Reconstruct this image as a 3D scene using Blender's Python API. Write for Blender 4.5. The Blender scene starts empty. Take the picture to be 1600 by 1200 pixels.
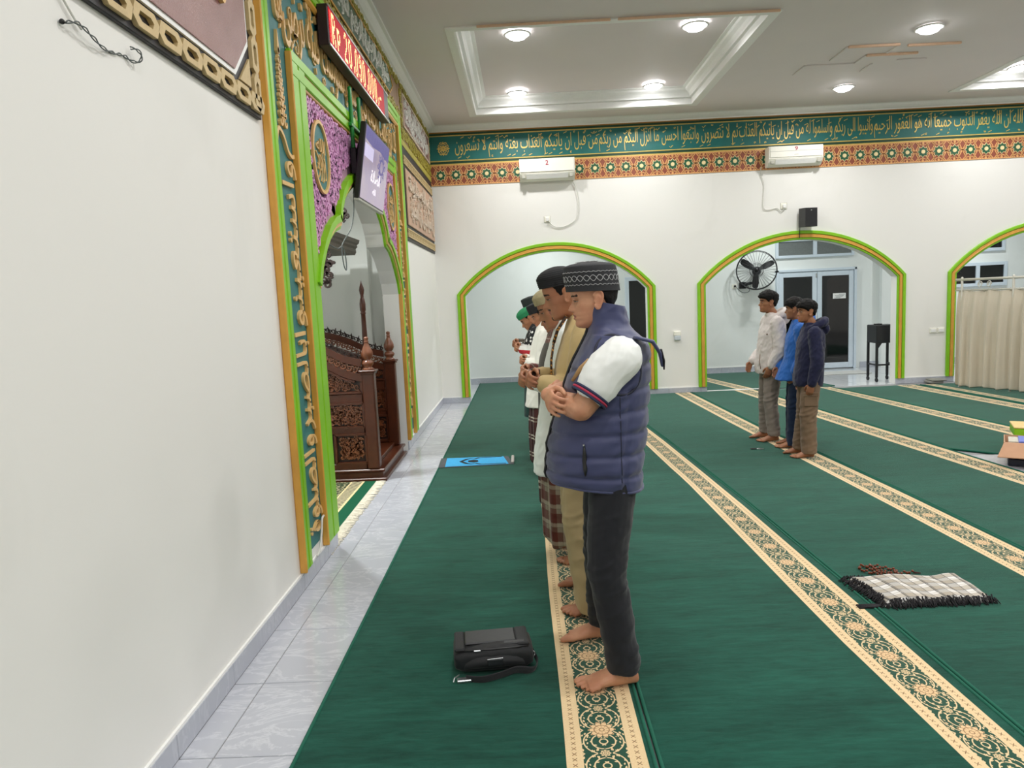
import bpy, math, random, unicodedata
from mathutils import Vector, Matrix, noise as mnoise
random.seed(7)
S = bpy.context.scene
COL = S.collection
# ---------------------------------------------------------------- camera, exposure, world, lights
cam_d = bpy.data.cameras.new('camera')
cam = bpy.data.objects.new('camera', cam_d); COL.objects.link(cam); S.camera = cam
cam_d.sensor_fit = 'HORIZONTAL'; cam_d.sensor_width = 36.0; cam_d.lens = 36.0*1115.6598/1600.0
cam_d.clip_start = 0.05; cam_d.clip_end = 100
CAM_R = (0.998849, 0.013540, -0.046009)
CAM_U = (0.044094, 0.118064, 0.992026)
CAM_F = (-0.018864, 0.992914, -0.117332)
CAM_P = (1.267559, 0.000000, 1.575979)
cam.matrix_world = Matrix(((CAM_R[0], CAM_U[0], -CAM_F[0], CAM_P[0]), (CAM_R[1], CAM_U[1], -CAM_F[1], CAM_P[1]),
                           (CAM_R[2], CAM_U[2], -CAM_F[2], CAM_P[2]), (0, 0, 0, 1)))
S.view_settings.view_transform = 'Standard'; S.view_settings.look = 'None'
S.view_settings.gamma = 1.0; S.view_settings.use_curve_mapping = False
S.view_settings.exposure = 0.0
S.cycles.use_denoising = True
S.cycles.max_bounces = 8; S.cycles.diffuse_bounces = 5; S.cycles.glossy_bounces = 3; S.cycles.transmission_bounces = 4
S.cycles.sample_clamp_indirect = 4.0
W = bpy.data.worlds.new('world'); S.world = W; W.use_nodes = True
W.node_tree.nodes['Background'].inputs[0].default_value = (0.012, 0.014, 0.02, 1)   # night outside the hall
W.node_tree.nodes['Background'].inputs[1].default_value = 1.0
HALL_W, REAR_W = 23.0, 27.0
# ceiling downlights: x, y, z (the recessed bays are 0.18 higher)
LAMPS = [(1.343, 7.97, 4.38), (3.23, 7.99, 4.38), (1.33, 10.15, 4.38), (3.18, 10.13, 4.38),
         (5.644, 7.90, 4.2), (5.69, 10.01, 4.2), (8.10, 10.15, 4.38), (8.10, 8.0, 4.38), (10.2, 10.1, 4.38), (10.2, 8.0, 4.38)]
LAMPS_BACK = [(x, y, 4.2) for x in (1.4, 3.3, 5.65, 8.1, 10.2) for y in (5.2, 2.9, 0.6, -1.8)]
def downlight(x, y, z, w, size=0.13, col=(1.0, 0.988, 0.972)):
    l = bpy.data.lights.new('downlight_glow', 'AREA'); l.shape = 'DISK'; l.size = size; l.energy = w; l.color = col; l.spread = math.radians(165)
    o = bpy.data.objects.new('downlight_glow', l); o.location = (x, y, z-0.08); COL.objects.link(o); return o
for p in LAMPS: downlight(p[0], p[1], p[2], HALL_W)
for p in LAMPS_BACK: downlight(p[0], p[1], p[2], HALL_W, 0.3)
for p in ((1.7, 12.4, 3.15), (5.7, 12.4, 3.15), (9.3, 12.4, 3.15)): downlight(p[0], p[1], p[2], REAR_W, 0.16, (0.96, 1.0, 0.99))
downlight(-0.85, 5.9, 3.0, 52, 0.2, (0.97, 1.0, 0.98))      # lamp inside the prayer niche
# ---------------------------------------------------------------- helpers
PI = math.pi
def lin(c): return c/12.92 if c <= 0.04045 else ((c+0.055)/1.055)**2.4
def C(h):
    h = h.lstrip('#'); return tuple(lin(int(h[i:i+2], 16)/255) for i in (0, 2, 4))+(1.0,)
def sst(a, b, x):
    t = min(1.0, max(0.0, (x-a)/(b-a))); return t*t*(3-2*t)
def lerp(a, b, t): return a+(b-a)*t
def interp(tab, x):
    if x <= tab[0][0]: return tab[0][1]
    for (x0, y0), (x1, y1) in zip(tab, tab[1:]):
        if x <= x1: return y0+(y1-y0)*(x-x0)/(x1-x0)
    return tab[-1][1]
def smooth_interp(tab, x):
    n = len(tab)
    if x <= tab[0][0]: return tab[0][1]
    if x >= tab[-1][0]: return tab[-1][1]
    for i in range(n-1):
        x0, y0 = tab[i]; x1, y1 = tab[i+1]
        if x <= x1:
            d = x1-x0; t = (x-x0)/d
            m0 = (y1-tab[i-1][1])/(x1-tab[i-1][0]) if i > 0 else (y1-y0)/d
            m1 = (tab[i+2][1]-y0)/(tab[i+2][0]-x0) if i < n-2 else (y1-y0)/d
            return (2*t**3-3*t*t+1)*y0+(t**3-2*t*t+t)*m0*d+(-2*t**3+3*t*t)*y1+(t**3-t*t)*m1*d
class MB:
    def __init__(s): s.v = []; s.f = []; s.m = []; s.uv = {}
    def add(s, vs, fs, m=0):
        o = len(s.v); s.v.extend(tuple(p) for p in vs)
        for f in fs: s.f.append(tuple(i+o for i in f)); s.m.append(m)
        return s
    def box(s, x0, x1, y0, y1, z0, z1, m=0):
        return s.add([(x0,y0,z0),(x1,y0,z0),(x1,y1,z0),(x0,y1,z0),(x0,y0,z1),(x1,y0,z1),(x1,y1,z1),(x0,y1,z1)],
                     [(3,2,1,0),(4,5,6,7),(0,1,5,4),(1,2,6,5),(2,3,7,6),(3,0,4,7)], m)
    def bbox(s, x0, x1, y0, y1, z0, z1, b=0.004, m=0):     # box with chamfered edges
        b = min(b, (x1-x0)*.45, (y1-y0)*.45, (z1-z0)*.45); vs = []; idx = {}
        X, Y, Z = (x0, x1), (y0, y1), (z0, z1)
        for i in (0, 1):
            for j in (0, 1):
                for k in (0, 1):
                    dx, dy, dz = (b if i == 0 else -b), (b if j == 0 else -b), (b if k == 0 else -b)
                    for a in range(3):
                        p = [X[i]+dx, Y[j]+dy, Z[k]+dz]; p[a] = (X, Y, Z)[a][(i, j, k)[a]]
                        idx[(i, j, k, a)] = len(vs); vs.append(p)
        fs = []
        for a in range(3):
            o = [q for q in range(3) if q != a]
            for e in (0, 1):
                ring = []
                for u, w in ((0, 0), (1, 0), (1, 1), (0, 1)):
                    k = [0, 0, 0]; k[a] = e; k[o[0]] = u; k[o[1]] = w; ring.append(idx[tuple(k)+(a,)])
                if (e == 0) != (a == 1): ring.reverse()
                fs.append(tuple(ring))
        for a in range(3):
            o = [q for q in range(3) if q != a]
            for u in (0, 1):
                for w in (0, 1):
                    k0 = [0]*3; k1 = [0]*3; k0[a] = 0; k1[a] = 1
                    for k in (k0, k1): k[o[0]] = u; k[o[1]] = w
                    r = [idx[tuple(k0)+(o[0],)], idx[tuple(k1)+(o[0],)], idx[tuple(k1)+(o[1],)], idx[tuple(k0)+(o[1],)]]
                    if (u == w) != (a == 1): r.reverse()
                    fs.append(tuple(r))
        for i in (0, 1):
            for j in (0, 1):
                for k in (0, 1):
                    r = [idx[(i, j, k, 0)], idx[(i, j, k, 1)], idx[(i, j, k, 2)]]
                    if (i+j+k) % 2 == 0: r.reverse()
                    fs.append(tuple(r))
        return s.add(vs, fs, m)
    def loft(s, rings, cap=True, closed=True, m=0):
        n = len(rings[0]); vs = [p for r in rings for p in r]; fs = []
        for i in range(len(rings)-1):
            for j in range(n if closed else n-1):
                k = (j+1) % n; fs.append((i*n+j, i*n+k, (i+1)*n+k, (i+1)*n+j))
        if cap: fs.append(tuple(range(n-1, -1, -1))); fs.append(tuple(range((len(rings)-1)*n, len(rings)*n)))
        return s.add(vs, fs, m)
    def tube(s, pts, r, n=8, m=0, up=None, caps=True, round_=False):
        # pts: path; r: number, list, or list of (a, b) half sizes (a along 'up' side vector)
        P = [Vector(p) for p in pts]; R = r if isinstance(r, (list, tuple)) and len(r) == len(P) else [r]*len(P)
        R = [(q, q) if not isinstance(q, (list, tuple)) else q for q in R]
        T = []
        for i in range(len(P)):
            t = P[min(i+1, len(P)-1)]-P[max(i-1, 0)]
            T.append(t.normalized() if t.length > 1e-9 else Vector((0, 0, 1)))
        a = Vector(up) if up is not None else (Vector((0, 0, 1)) if abs(T[0].z) < .9 else Vector((1, 0, 0)))
        rings = []; frames = []
        for i in range(len(P)):
            a = (a-T[i]*a.dot(T[i]))
            a = a.normalized() if a.length > 1e-6 else T[i].orthogonal().normalized()
            b = T[i].cross(a); frames.append((a.copy(), b))
        def ring(p, fr, ra, rb): return [tuple(p+fr[0]*(ra*math.cos(2*PI*j/n))+fr[1]*(rb*math.sin(2*PI*j/n))) for j in range(n)]
        if round_:
            for k in (0.985, .85, .5): rings.append(ring(P[0]-T[0]*(k*min(R[0])), frames[0], R[0][0]*math.sqrt(1-k*k), R[0][1]*math.sqrt(1-k*k)))
        for i in range(len(P)): rings.append(ring(P[i], frames[i], R[i][0], R[i][1]))
        if round_:
            for k in (.5, .85, .985): rings.append(ring(P[-1]+T[-1]*(k*min(R[-1])), frames[-1], R[-1][0]*math.sqrt(1-k*k), R[-1][1]*math.sqrt(1-k*k)))
        return s.loft(rings, caps, True, m)
    def lathe(s, prof, n=16, at=(0, 0, 0), m=0, axis='z', flute=None):
        rings = []
        for r, z in prof:
            ring = []
            for j in range(n):
                a = 2*PI*j/n; q = r*(1+(flute[0]*math.cos(flute[1]*a) if flute else 0)); c, d = q*math.cos(a), q*math.sin(a)
                p = {'z': (c, d, z), 'x': (z, c, d), 'y': (d, z, c)}[axis]
                ring.append((p[0]+at[0], p[1]+at[1], p[2]+at[2]))
            rings.append(ring)
        return s.loft(rings, True, True, m)
    def ball(s, c, r, n=10, m=0):
        r = (r, r, r) if not isinstance(r, (tuple, list)) else r; rings = []
        for i in range(1, n):
            a = PI*i/n; rings.append([(c[0]+r[0]*math.sin(a)*math.cos(2*PI*j/(2*n)), c[1]+r[1]*math.sin(a)*math.sin(2*PI*j/(2*n)), c[2]-r[2]*math.cos(a)) for j in range(2*n)])
        return s.loft(rings, True, True, m)
    def prism(s, poly, h0, h1, mp, m=0):                    # poly: list of (u, v), mp(u, v, h) -> xyz
        n = len(poly); vs = [mp(u, v, h0) for u, v in poly]+[mp(u, v, h1) for u, v in poly]
        return s.add(vs, [tuple(range(n-1, -1, -1)), tuple(range(n, 2*n))]+[(i, (i+1) % n, n+(i+1) % n, n+i) for i in range(n)], m)
    def ribbon(s, pts, w, h0, h1, mp, m=0):                  # flat raised ribbon along a 2-D path
        L = []; n = len(pts)
        for i, (u, v) in enumerate(pts):
            a, b = pts[max(i-1, 0)], pts[min(i+1, n-1)]; tx, ty = b[0]-a[0], b[1]-a[1]; l = math.hypot(tx, ty) or 1
            q = (w[i] if isinstance(w, (list, tuple)) else w)/2
            L.append(((u-ty/l*q, v+tx/l*q), (u+ty/l*q, v-tx/l*q)))
        vs = []; fs = []
        for (a, b) in L: vs += [mp(a[0], a[1], h0), mp(a[0], a[1], h1), mp(b[0], b[1], h1), mp(b[0], b[1], h0)]
        for i in range(n-1):
            o = 4*i
            for k in (0, 1, 2): fs.append((o+k, o+k+1, o+k+5, o+k+4))
        fs += [(0, 3, 2, 1), (4*n-4, 4*n-3, 4*n-2, 4*n-1)]
        return s.add(vs, fs, m)
    def xf(s, M, start=0):
        for i in range(start, len(s.v)): s.v[i] = tuple(M @ Vector(s.v[i]))
        return s
    def mesh(s, name, mats, off=(0, 0, 0), smooth=False):
        me = bpy.data.meshes.new(name)
        me.from_pydata([(p[0]-off[0], p[1]-off[1], p[2]-off[2]) for p in s.v], [], s.f)
        for x in mats: me.materials.append(x)
        if len(mats) > 1: me.polygons.foreach_set('material_index', s.m)
        if smooth: me.polygons.foreach_set('use_smooth', [True]*len(me.polygons))
        me.update(); return me
def wloc(p):
    v = Vector((0, 0, 0))
    while p is not None: v = v+p.location; p = p.parent
    return v
def obj(name, mb, mat, parent=None, smooth=False, loc=None, kind=None, fix=False):
    mats = mat if isinstance(mat, (list, tuple)) else [mat]
    if isinstance(mb, MB):
        off = wloc(parent) if parent is not None else (loc if loc is not None else (0, 0, 0))
        me = mb.mesh(name, mats, off, smooth)
        if fix:
            import bmesh
            b = bmesh.new(); b.from_mesh(me); bmesh.ops.recalc_face_normals(b, faces=b.faces); b.to_mesh(me); b.free()
    else: me = mb
    o = bpy.data.objects.new(name, me); COL.objects.link(o)
    if parent is not None: o.parent = parent
    elif loc is not None: o.location = loc
    if kind: o['kind'] = kind
    return o
def tag(o, label=None, cat=None, group=None, kind=None):
    if label: o['label'] = label
    if cat: o['category'] = cat
    if group: o['group'] = group
    if kind: o['kind'] = kind
    return o
def thing(name, label, cat, loc=(0, 0, 0), group=None):
    o = bpy.data.objects.new(name, None); COL.objects.link(o); o.location = loc; o.empty_display_size = .1
    return tag(o, label, cat, group)
def shade_auto(o, deg=35):
    me = o.data; me.polygons.foreach_set('use_smooth', [True]*len(me.polygons))
    me.set_sharp_from_angle(angle=math.radians(deg)); return o
def copy_tree(o, parent=None):
    c = o.copy(); COL.objects.link(c)
    if parent is not None: c.parent = parent
    for ch in o.children: copy_tree(ch, c)
    return c
def spline(pts, k=6):                                       # Catmull-Rom through points (any dimension)
    out = []; n = len(pts)
    for i in range(n-1):
        p0, p1, p2, p3 = pts[max(i-1, 0)], pts[i], pts[i+1], pts[min(i+2, n-1)]
        for j in range(k):
            t = j/k; out.append(tuple(.5*((2*b)+(-a+c)*t+(2*a-5*b+4*c-d)*t*t+(-a+3*b-3*c+d)*t**3) for a, b, c, d in zip(p0, p1, p2, p3)))
    out.append(tuple(pts[-1])); return out
# planes of the two walls: u runs along the wall, v is height, h is how far proud of the wall
WX = -0.04
WY = 11.11
def onleft(u, v, h): return (WX+h, u, v)
def onback(u, v, h): return (u, WY-h, v)
# --- lettering
TAGS = {'<isolated>': 0, '<final>': 1, '<initial>': 2, '<medial>': 3}
FORMS = {}; LAMALEF = {}
for cp in range(0xFE70, 0xFEFD):
    d = unicodedata.decomposition(chr(cp)).split()
    if len(d) == 2 and d[0] in TAGS: FORMS.setdefault(chr(int(d[1], 16)), {})[TAGS[d[0]]] = chr(cp)
    if len(d) == 3 and d[0] in TAGS and d[1] == '0644': LAMALEF.setdefault(chr(int(d[2], 16)), {})[TAGS[d[0]]] = chr(cp)
def shape_ar(t):
    out = []; i = 0; prev = False
    while i < len(t):
        c = t[i]
        if c == '\u0644' and i+1 < len(t) and t[i+1] in LAMALEF:
            out.append(LAMALEF[t[i+1]][1 if prev else 0]); prev = False; i += 2; continue
        fm = FORMS.get(c)
        if fm is None: out.append(c); prev = False; i += 1; continue
        nxt = 2 in fm and i+1 < len(t) and t[i+1] in FORMS and 1 in FORMS[t[i+1]]
        k = (3 if nxt else 1) if prev and 1 in fm else (2 if nxt else 0)
        out.append(fm.get(k, fm[0])); prev = nxt; i += 1
    return ''.join(reversed(out))
def text_geo(t, bold=0.0, res=3):
    cu = bpy.data.curves.new('t', 'FONT'); cu.body = t; cu.resolution_u = res; cu.offset = bold; cu.extrude = 0.5; cu.fill_mode = 'BOTH'
    o = bpy.data.objects.new('t', cu); TMP.collection.objects.link(o)
    TMP.view_layers[0].update(); dg = TMP.view_layers[0].depsgraph
    me = bpy.data.meshes.new_from_object(o.evaluated_get(dg), depsgraph=dg)
    vs = [tuple(v.co) for v in me.vertices]; fs = [tuple(p.vertices) for p in me.polygons]
    bpy.data.objects.remove(o); bpy.data.curves.remove(cu); bpy.data.meshes.remove(me)
    return vs, fs
TMP = bpy.data.scenes.new('workbench')
def put_text(mb, t, u0, u1, v0, v1, h0, h1, mp, bold=0.0, res=3, m=0):
    vs, fs = text_geo(t, bold, res)
    xs = [p[0] for p in vs]; ys = [p[1] for p in vs]; a, b, c, d = min(xs), max(xs), min(ys), max(ys)
    return mb.add([mp(lerp(u0, u1, (x-a)/(b-a)), lerp(v0, v1, (y-c)/(d-c)), h1 if z > 0 else h0) for x, y, z in vs], fs, m)
def evaluated(mb, mods, name='m'):
    """mesh after modifiers, worked out in a scene of its own"""
    me = mb.mesh(name, []) if isinstance(mb, MB) else mb
    o = bpy.data.objects.new(name, me); TMP.collection.objects.link(o)
    for typ, kw in mods:
        md = o.modifiers.new(typ, typ)
        for k, v in kw.items(): setattr(md, k, v)
    TMP.view_layers[0].update(); dg = TMP.view_layers[0].depsgraph
    r = bpy.data.meshes.new_from_object(o.evaluated_get(dg), depsgraph=dg)
    bpy.data.objects.remove(o); bpy.data.meshes.remove(me); r.name = name
    return r
def remesh(mb, vox, it=3, fac=.5, name='m'):
    r = evaluated(mb, [('REMESH', dict(mode='VOXEL', voxel_size=vox, use_smooth_shade=True)), ('SMOOTH', dict(factor=fac, iterations=it))], name)
    r.polygons.foreach_set('use_smooth', [True]*len(r.polygons)); return r
def curl(mb, u, v, size, rot, hand, w, h0, h1, mp, turns=1.25, n=13, m=0):
    pts = []; ws = []
    for i in range(n):
        t = i/(n-1); a = rot+hand*t*turns*2*PI; r = size*(1-.82*t)
        pts.append((u+r*math.cos(a), v+r*math.sin(a))); ws.append(w*(1.15-.5*t))
    mb.ribbon(pts, ws, h0, h1, mp, m)
def leaf(mb, u, v, L, rot, w, h0, h1, mp, m=0):
    c, s_ = math.cos(rot), math.sin(rot); P = [(0, 0), (.3*L, w/2), (.65*L, w*.35), (L, 0), (.65*L, -w*.35), (.3*L, -w/2)]
    mb.prism([(u+c*a-s_*b, v+s_*a+c*b) for a, b in P], h0, h1, mp, m)
def filigree(mb, inside, u0, u1, v0, v1, size, count, w, h0, h1, mp, rnd, gap=.8, m=0):
    """fill a region of a wall with separate raised scrolls and leaves"""
    done = []; tries = 0
    while len(done) < count and tries < count*40:
        tries += 1; u = rnd.uniform(u0, u1); v = rnd.uniform(v0, v1); s_ = size*rnd.uniform(.7, 1.25)
        if not inside(u, v, s_): continue
        if any((u-a)**2+(v-b)**2 < (gap*(s_+c))**2 for a, b, c in done): continue
        done.append((u, v, s_)); r = rnd.uniform(0, 2*PI); hd = rnd.choice((-1, 1))
        curl(mb, u, v, s_, r, hd, w, h0, h1, mp, rnd.uniform(1.0, 1.5), m=m)
        leaf(mb, u+s_*math.cos(r), v+s_*math.sin(r), s_*.9, r+hd*rnd.uniform(-.2, 1.2)-hd*PI/2, w*1.9, h0, h1, mp, m)
    return done
# ---------------------------------------------------------------- materials
class NT:
    def __init__(s, name):
        s.mat = bpy.data.materials.new(name); s.mat.use_nodes = True; s.t = s.mat.node_tree
        s.b = s.t.nodes['Principled BSDF']
    def n(s, typ, **kw):
        q = s.t.nodes.new(typ)
        for k, v in kw.items(): setattr(q, k, v)
        return q
    def put(s, sock, v):
        if v is None: return
        if hasattr(v, 'is_output'): s.t.links.new(v, sock)
        elif hasattr(sock.default_value, '__len__') and not hasattr(v, '__len__'): sock.default_value = (v,)*len(sock.default_value)
        else: sock.default_value = v
    def math(s, op, a, b=None, c=None, clamp=False):
        q = s.n('ShaderNodeMath', operation=op, use_clamp=clamp); s.put(q.inputs[0], a); s.put(q.inputs[1], b)
        if c is not None: s.put(q.inputs[2], c)
        return q.outputs[0]
    def vmath(s, op, a, b=None):
        q = s.n('ShaderNodeVectorMath', operation=op); s.put(q.inputs[0], a)
        if b is not None: s.put(q.inputs[1], b)
        return q.outputs['Value'] if op in ('LENGTH', 'DOT_PRODUCT', 'DISTANCE') else q.outputs[0]
    def mix(s, f, a, b):
        q = s.n('ShaderNodeMix', data_type='RGBA'); s.put(q.inputs[0], f); s.put(q.inputs[6], a); s.put(q.inputs[7], b); return q.outputs[2]
    def noise(s, vec, scale, detail=3, rough=.5, dist=0):
        q = s.n('ShaderNodeTexNoise'); s.put(q.inputs['Vector'], vec); q.inputs['Scale'].default_value = scale
        q.inputs['Detail'].default_value = detail; q.inputs['Roughness'].default_value = rough; q.inputs['Distortion'].default_value = dist
        return q.outputs[0]
    def voronoi(s, vec, scale, feature='F1', rnd=1.0):
        q = s.n('ShaderNodeTexVoronoi', feature=feature); s.put(q.inputs['Vector'], vec); q.inputs['Scale'].default_value = scale
        q.inputs['Randomness'].default_value = rnd; return q.outputs[0]
    def obj(s): return s.n('ShaderNodeTexCoord').outputs['Object']
    def geo(s): return s.n('ShaderNodeNewGeometry').outputs['Position']
    def uv(s): return s.n('ShaderNodeTexCoord').outputs['UV']
    def sep(s, v):
        q = s.n('ShaderNodeSeparateXYZ'); s.put(q.inputs[0], v); return q.outputs
    def comb(s, x, y, z=0.0):
        q = s.n('ShaderNodeCombineXYZ'); s.put(q.inputs[0], x); s.put(q.inputs[1], y); s.put(q.inputs[2], z); return q.outputs[0]
    def mapr(s, v, a, b, c=0.0, d=1.0, smooth=False):
        q = s.n('ShaderNodeMapRange', interpolation_type='SMOOTHSTEP' if smooth else 'LINEAR'); s.put(q.inputs[0], v)
        for i, x in enumerate((a, b, c, d)): s.put(q.inputs[i+1], x)
        return q.outputs[0]
    def scale(s, v, xyz): return s.vmath('MULTIPLY', v, xyz)
    def bump(s, h, strength=.3, dist=.01):
        q = s.n('ShaderNodeBump'); q.inputs['Strength'].default_value = strength; q.inputs['Distance'].default_value = dist
        s.put(q.inputs['Height'], h); s.t.links.new(q.outputs[0], s.b.inputs['Normal'])
    def base(s, c, rough=None, metal=None, spec=None):
        s.put(s.b.inputs['Base Color'], c)
        if rough is not None: s.put(s.b.inputs['Roughness'], rough)
        if metal is not None: s.put(s.b.inputs['Metallic'], metal)
        if spec is not None: s.put(s.b.inputs['Specular IOR Level'], spec)
        return s
def mat(name, col, rough=.5, metal=0.0, var=.06, vscale=30, bump=0.0, bscale=200, spec=.5, sheen=0):
    """plain finish with a little procedural unevenness in colour and relief"""
    q = NT(name); c = C(col) if isinstance(col, str) else col; o = q.obj()
    f = q.noise(o, vscale, 3)
    d = tuple(max(0, x*(1-2*var)) for x in c[:3])+(1,); l = tuple(min(1, x*(1+2*var)) for x in c[:3])+(1,)
    q.base(q.mix(f, d, l), rough, metal, spec)
    if bump: q.bump(q.noise(o, bscale, 2), bump, .004)
    if sheen: q.b.inputs['Sheen Weight'].default_value = sheen; q.b.inputs['Sheen Roughness'].default_value = .4
    return q.mat
def emit(name, col, strength):
    q = NT(name); c = C(col); q.base(c, .5); q.put(q.b.inputs['Emission Color'], c); q.b.inputs['Emission Strength'].default_value = strength; return q.mat
M = {}
def wall_paint(name, col):
    q = NT(name); p = q.geo(); c = C(col)
    st = q.mapr(q.noise(q.scale(p, (1, 1, .55)), 1.1, 4, .6, .6), .60, .80, 0, .16)
    q.base(q.mix(st, c, C('#bdbdb4')), .55, 0, .3); q.bump(q.noise(p, 60, 3), .06, .004); return q.mat
M['wall'] = wall_paint('wall_paint', '#eeede9')
M['niche'] = wall_paint('niche_paint', '#eef0ec')
M['rear'] = wall_paint('rear_paint', '#ecf0ee')
M['ceil'] = mat('ceiling_paint', '#e4dcdc', .7, var=.015, vscale=2, bump=.03, bscale=8)
M['white'] = mat('white_trim', '#f2f2f0', .45, var=.02)
M['plastic'] = mat('white_plastic', '#f1efe4', .35, var=.015)
M['greyplastic'] = mat('grey_plastic', '#b9b8ae', .4, var=.02)
M['lime'] = mat('lime_paint', '#84c417', .4, var=.07, vscale=7, bump=.05, bscale=60)
M['goldp'] = mat('ochre_gold_paint', '#d8a045', .4, var=.08, vscale=9, bump=.05, bscale=60)
M['line'] = mat('brown_line_paint', '#a8752c', .5)
M['teal'] = mat('teal_paint', '#2c7474', .5, var=.10, vscale=6, bump=.08, bscale=40)
M['tealband'] = mat('teal_band_paint', '#166a66', .5, var=.10, vscale=5)
M['dkgreen'] = mat('dark_green_paint', '#123f2a', .5)
M['script'] = mat('peach_gold_script', '#e3b878', .45, var=.05)
M['scriptgold'] = mat('gold_leaf_script', '#ddc06a', .38, .25, var=.12, vscale=14)
M['pink'] = mat('pink_relief', '#d99ccd', .5, var=.08, vscale=12)
M['mauve'] = mat('mauve_ground', '#b187a2', .6, var=.06, vscale=8)
M['purple'] = mat('dark_purple_ground', '#3c1d40', .7)
M['black'] = mat('black_board', '#232126', .5)
M['mdf'] = mat('raw_gold_board', '#cdb483', .55, var=.08, vscale=40)
M['brownframe'] = mat('brown_frame', '#8b6b4a', .5, var=.15, vscale=18)
M['olive'] = mat('olive_relief', '#b0a445', .5, var=.2, vscale=20)
M['silver'] = mat('silver_script', '#ecece8', .4, .1, var=.08)
M['sage'] = mat('sage_ground', '#55705c', .6, var=.1)
M['beigep'] = mat('beige_panel', '#c39f86', .5, var=.08, vscale=6)
M['beiges'] = mat('beige_script', '#d8c6b4', .45, var=.06)
q = NT('maroon_gloss_panel'); o = q.obj(); f = q.voronoi(o, 240)
q.base(q.mix(q.noise(o, 7, 4), C('#7a4a47'), C('#9a6a62')), .28, 0, .6); q.bump(q.noise(o, 160, 4), .5, .004); M['maroon'] = q.mat
q = NT('carved_wood'); o = q.obj(); g = q.noise(q.scale(o, (6, 30, 3)), 3, 5, .6, .4)
q.base(q.mix(g, C('#35170b'), C('#5a2b15')), .32, 0, .5); q.bump(g, .08, .003); M['wood'] = q.mat
q = NT('carved_wood_highlit'); o = q.obj(); g = q.noise(o, 20, 4)
q.base(q.mix(g, C('#4f2816'), C('#8f5535')), .28, 0, .6); M['woodr'] = q.mat  # lighter wood tone: glossy highlights on the carving put into the colour
M['woodd'] = mat('dark_wood', '#241009', .5, var=.2)
M['crown'] = mat('weathered_grey_wood', '#6e665c', .6, var=.15, vscale=40, bump=.2, bscale=80)
def tile_mat(name, col, vein):
    q = NT(name); p = q.geo(); inf = q.n('ShaderNodeObjectInfo').outputs['Random']
    pp = q.vmath('ADD', p, q.comb(q.math('MULTIPLY', inf, 7.3), q.math('MULTIPLY', inf, 3.1), 0.0))
    a = q.noise(q.scale(pp, (1, 2.2, 1)), 3.0, 6, .62, 1.2)
    v = q.mapr(q.math('ABSOLUTE', q.math('SUBTRACT', a, .5)), 0, .035, 1, 0)
    c1 = q.mix(q.noise(pp, 2.2, 3), C(col), C('#b3b6c0'))
    q.base(q.mix(q.math('MULTIPLY', v, .35), c1, C(vein)), .12, 0, .5); return q.mat
M['tile'] = tile_mat('glazed_grey_tile', '#c4c7cf', '#e9ebef')
M['skirt'] = tile_mat('skirting_tile', '#b4b8c3', '#cfd3da')
M['grout'] = mat('grout', '#8e8f90', .8)
q = NT('rear_floor_tile'); p = q.geo(); br = q.n('ShaderNodeTexBrick'); q.put(br.inputs['Vector'], p); br.offset = 0.0
for k, v in (('Scale', 1.0), ('Mortar Size', .004), ('Brick Width', .5), ('Row Height', .5)): br.inputs[k].default_value = v
br.inputs['Color1'].default_value = C('#d3d7da'); br.inputs['Color2'].default_value = C('#cdd1d5'); br.inputs['Mortar'].default_value = C('#a5a8aa')
q.base(br.outputs[0], .1, 0, .5); M['tile2'] = q.mat
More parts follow.
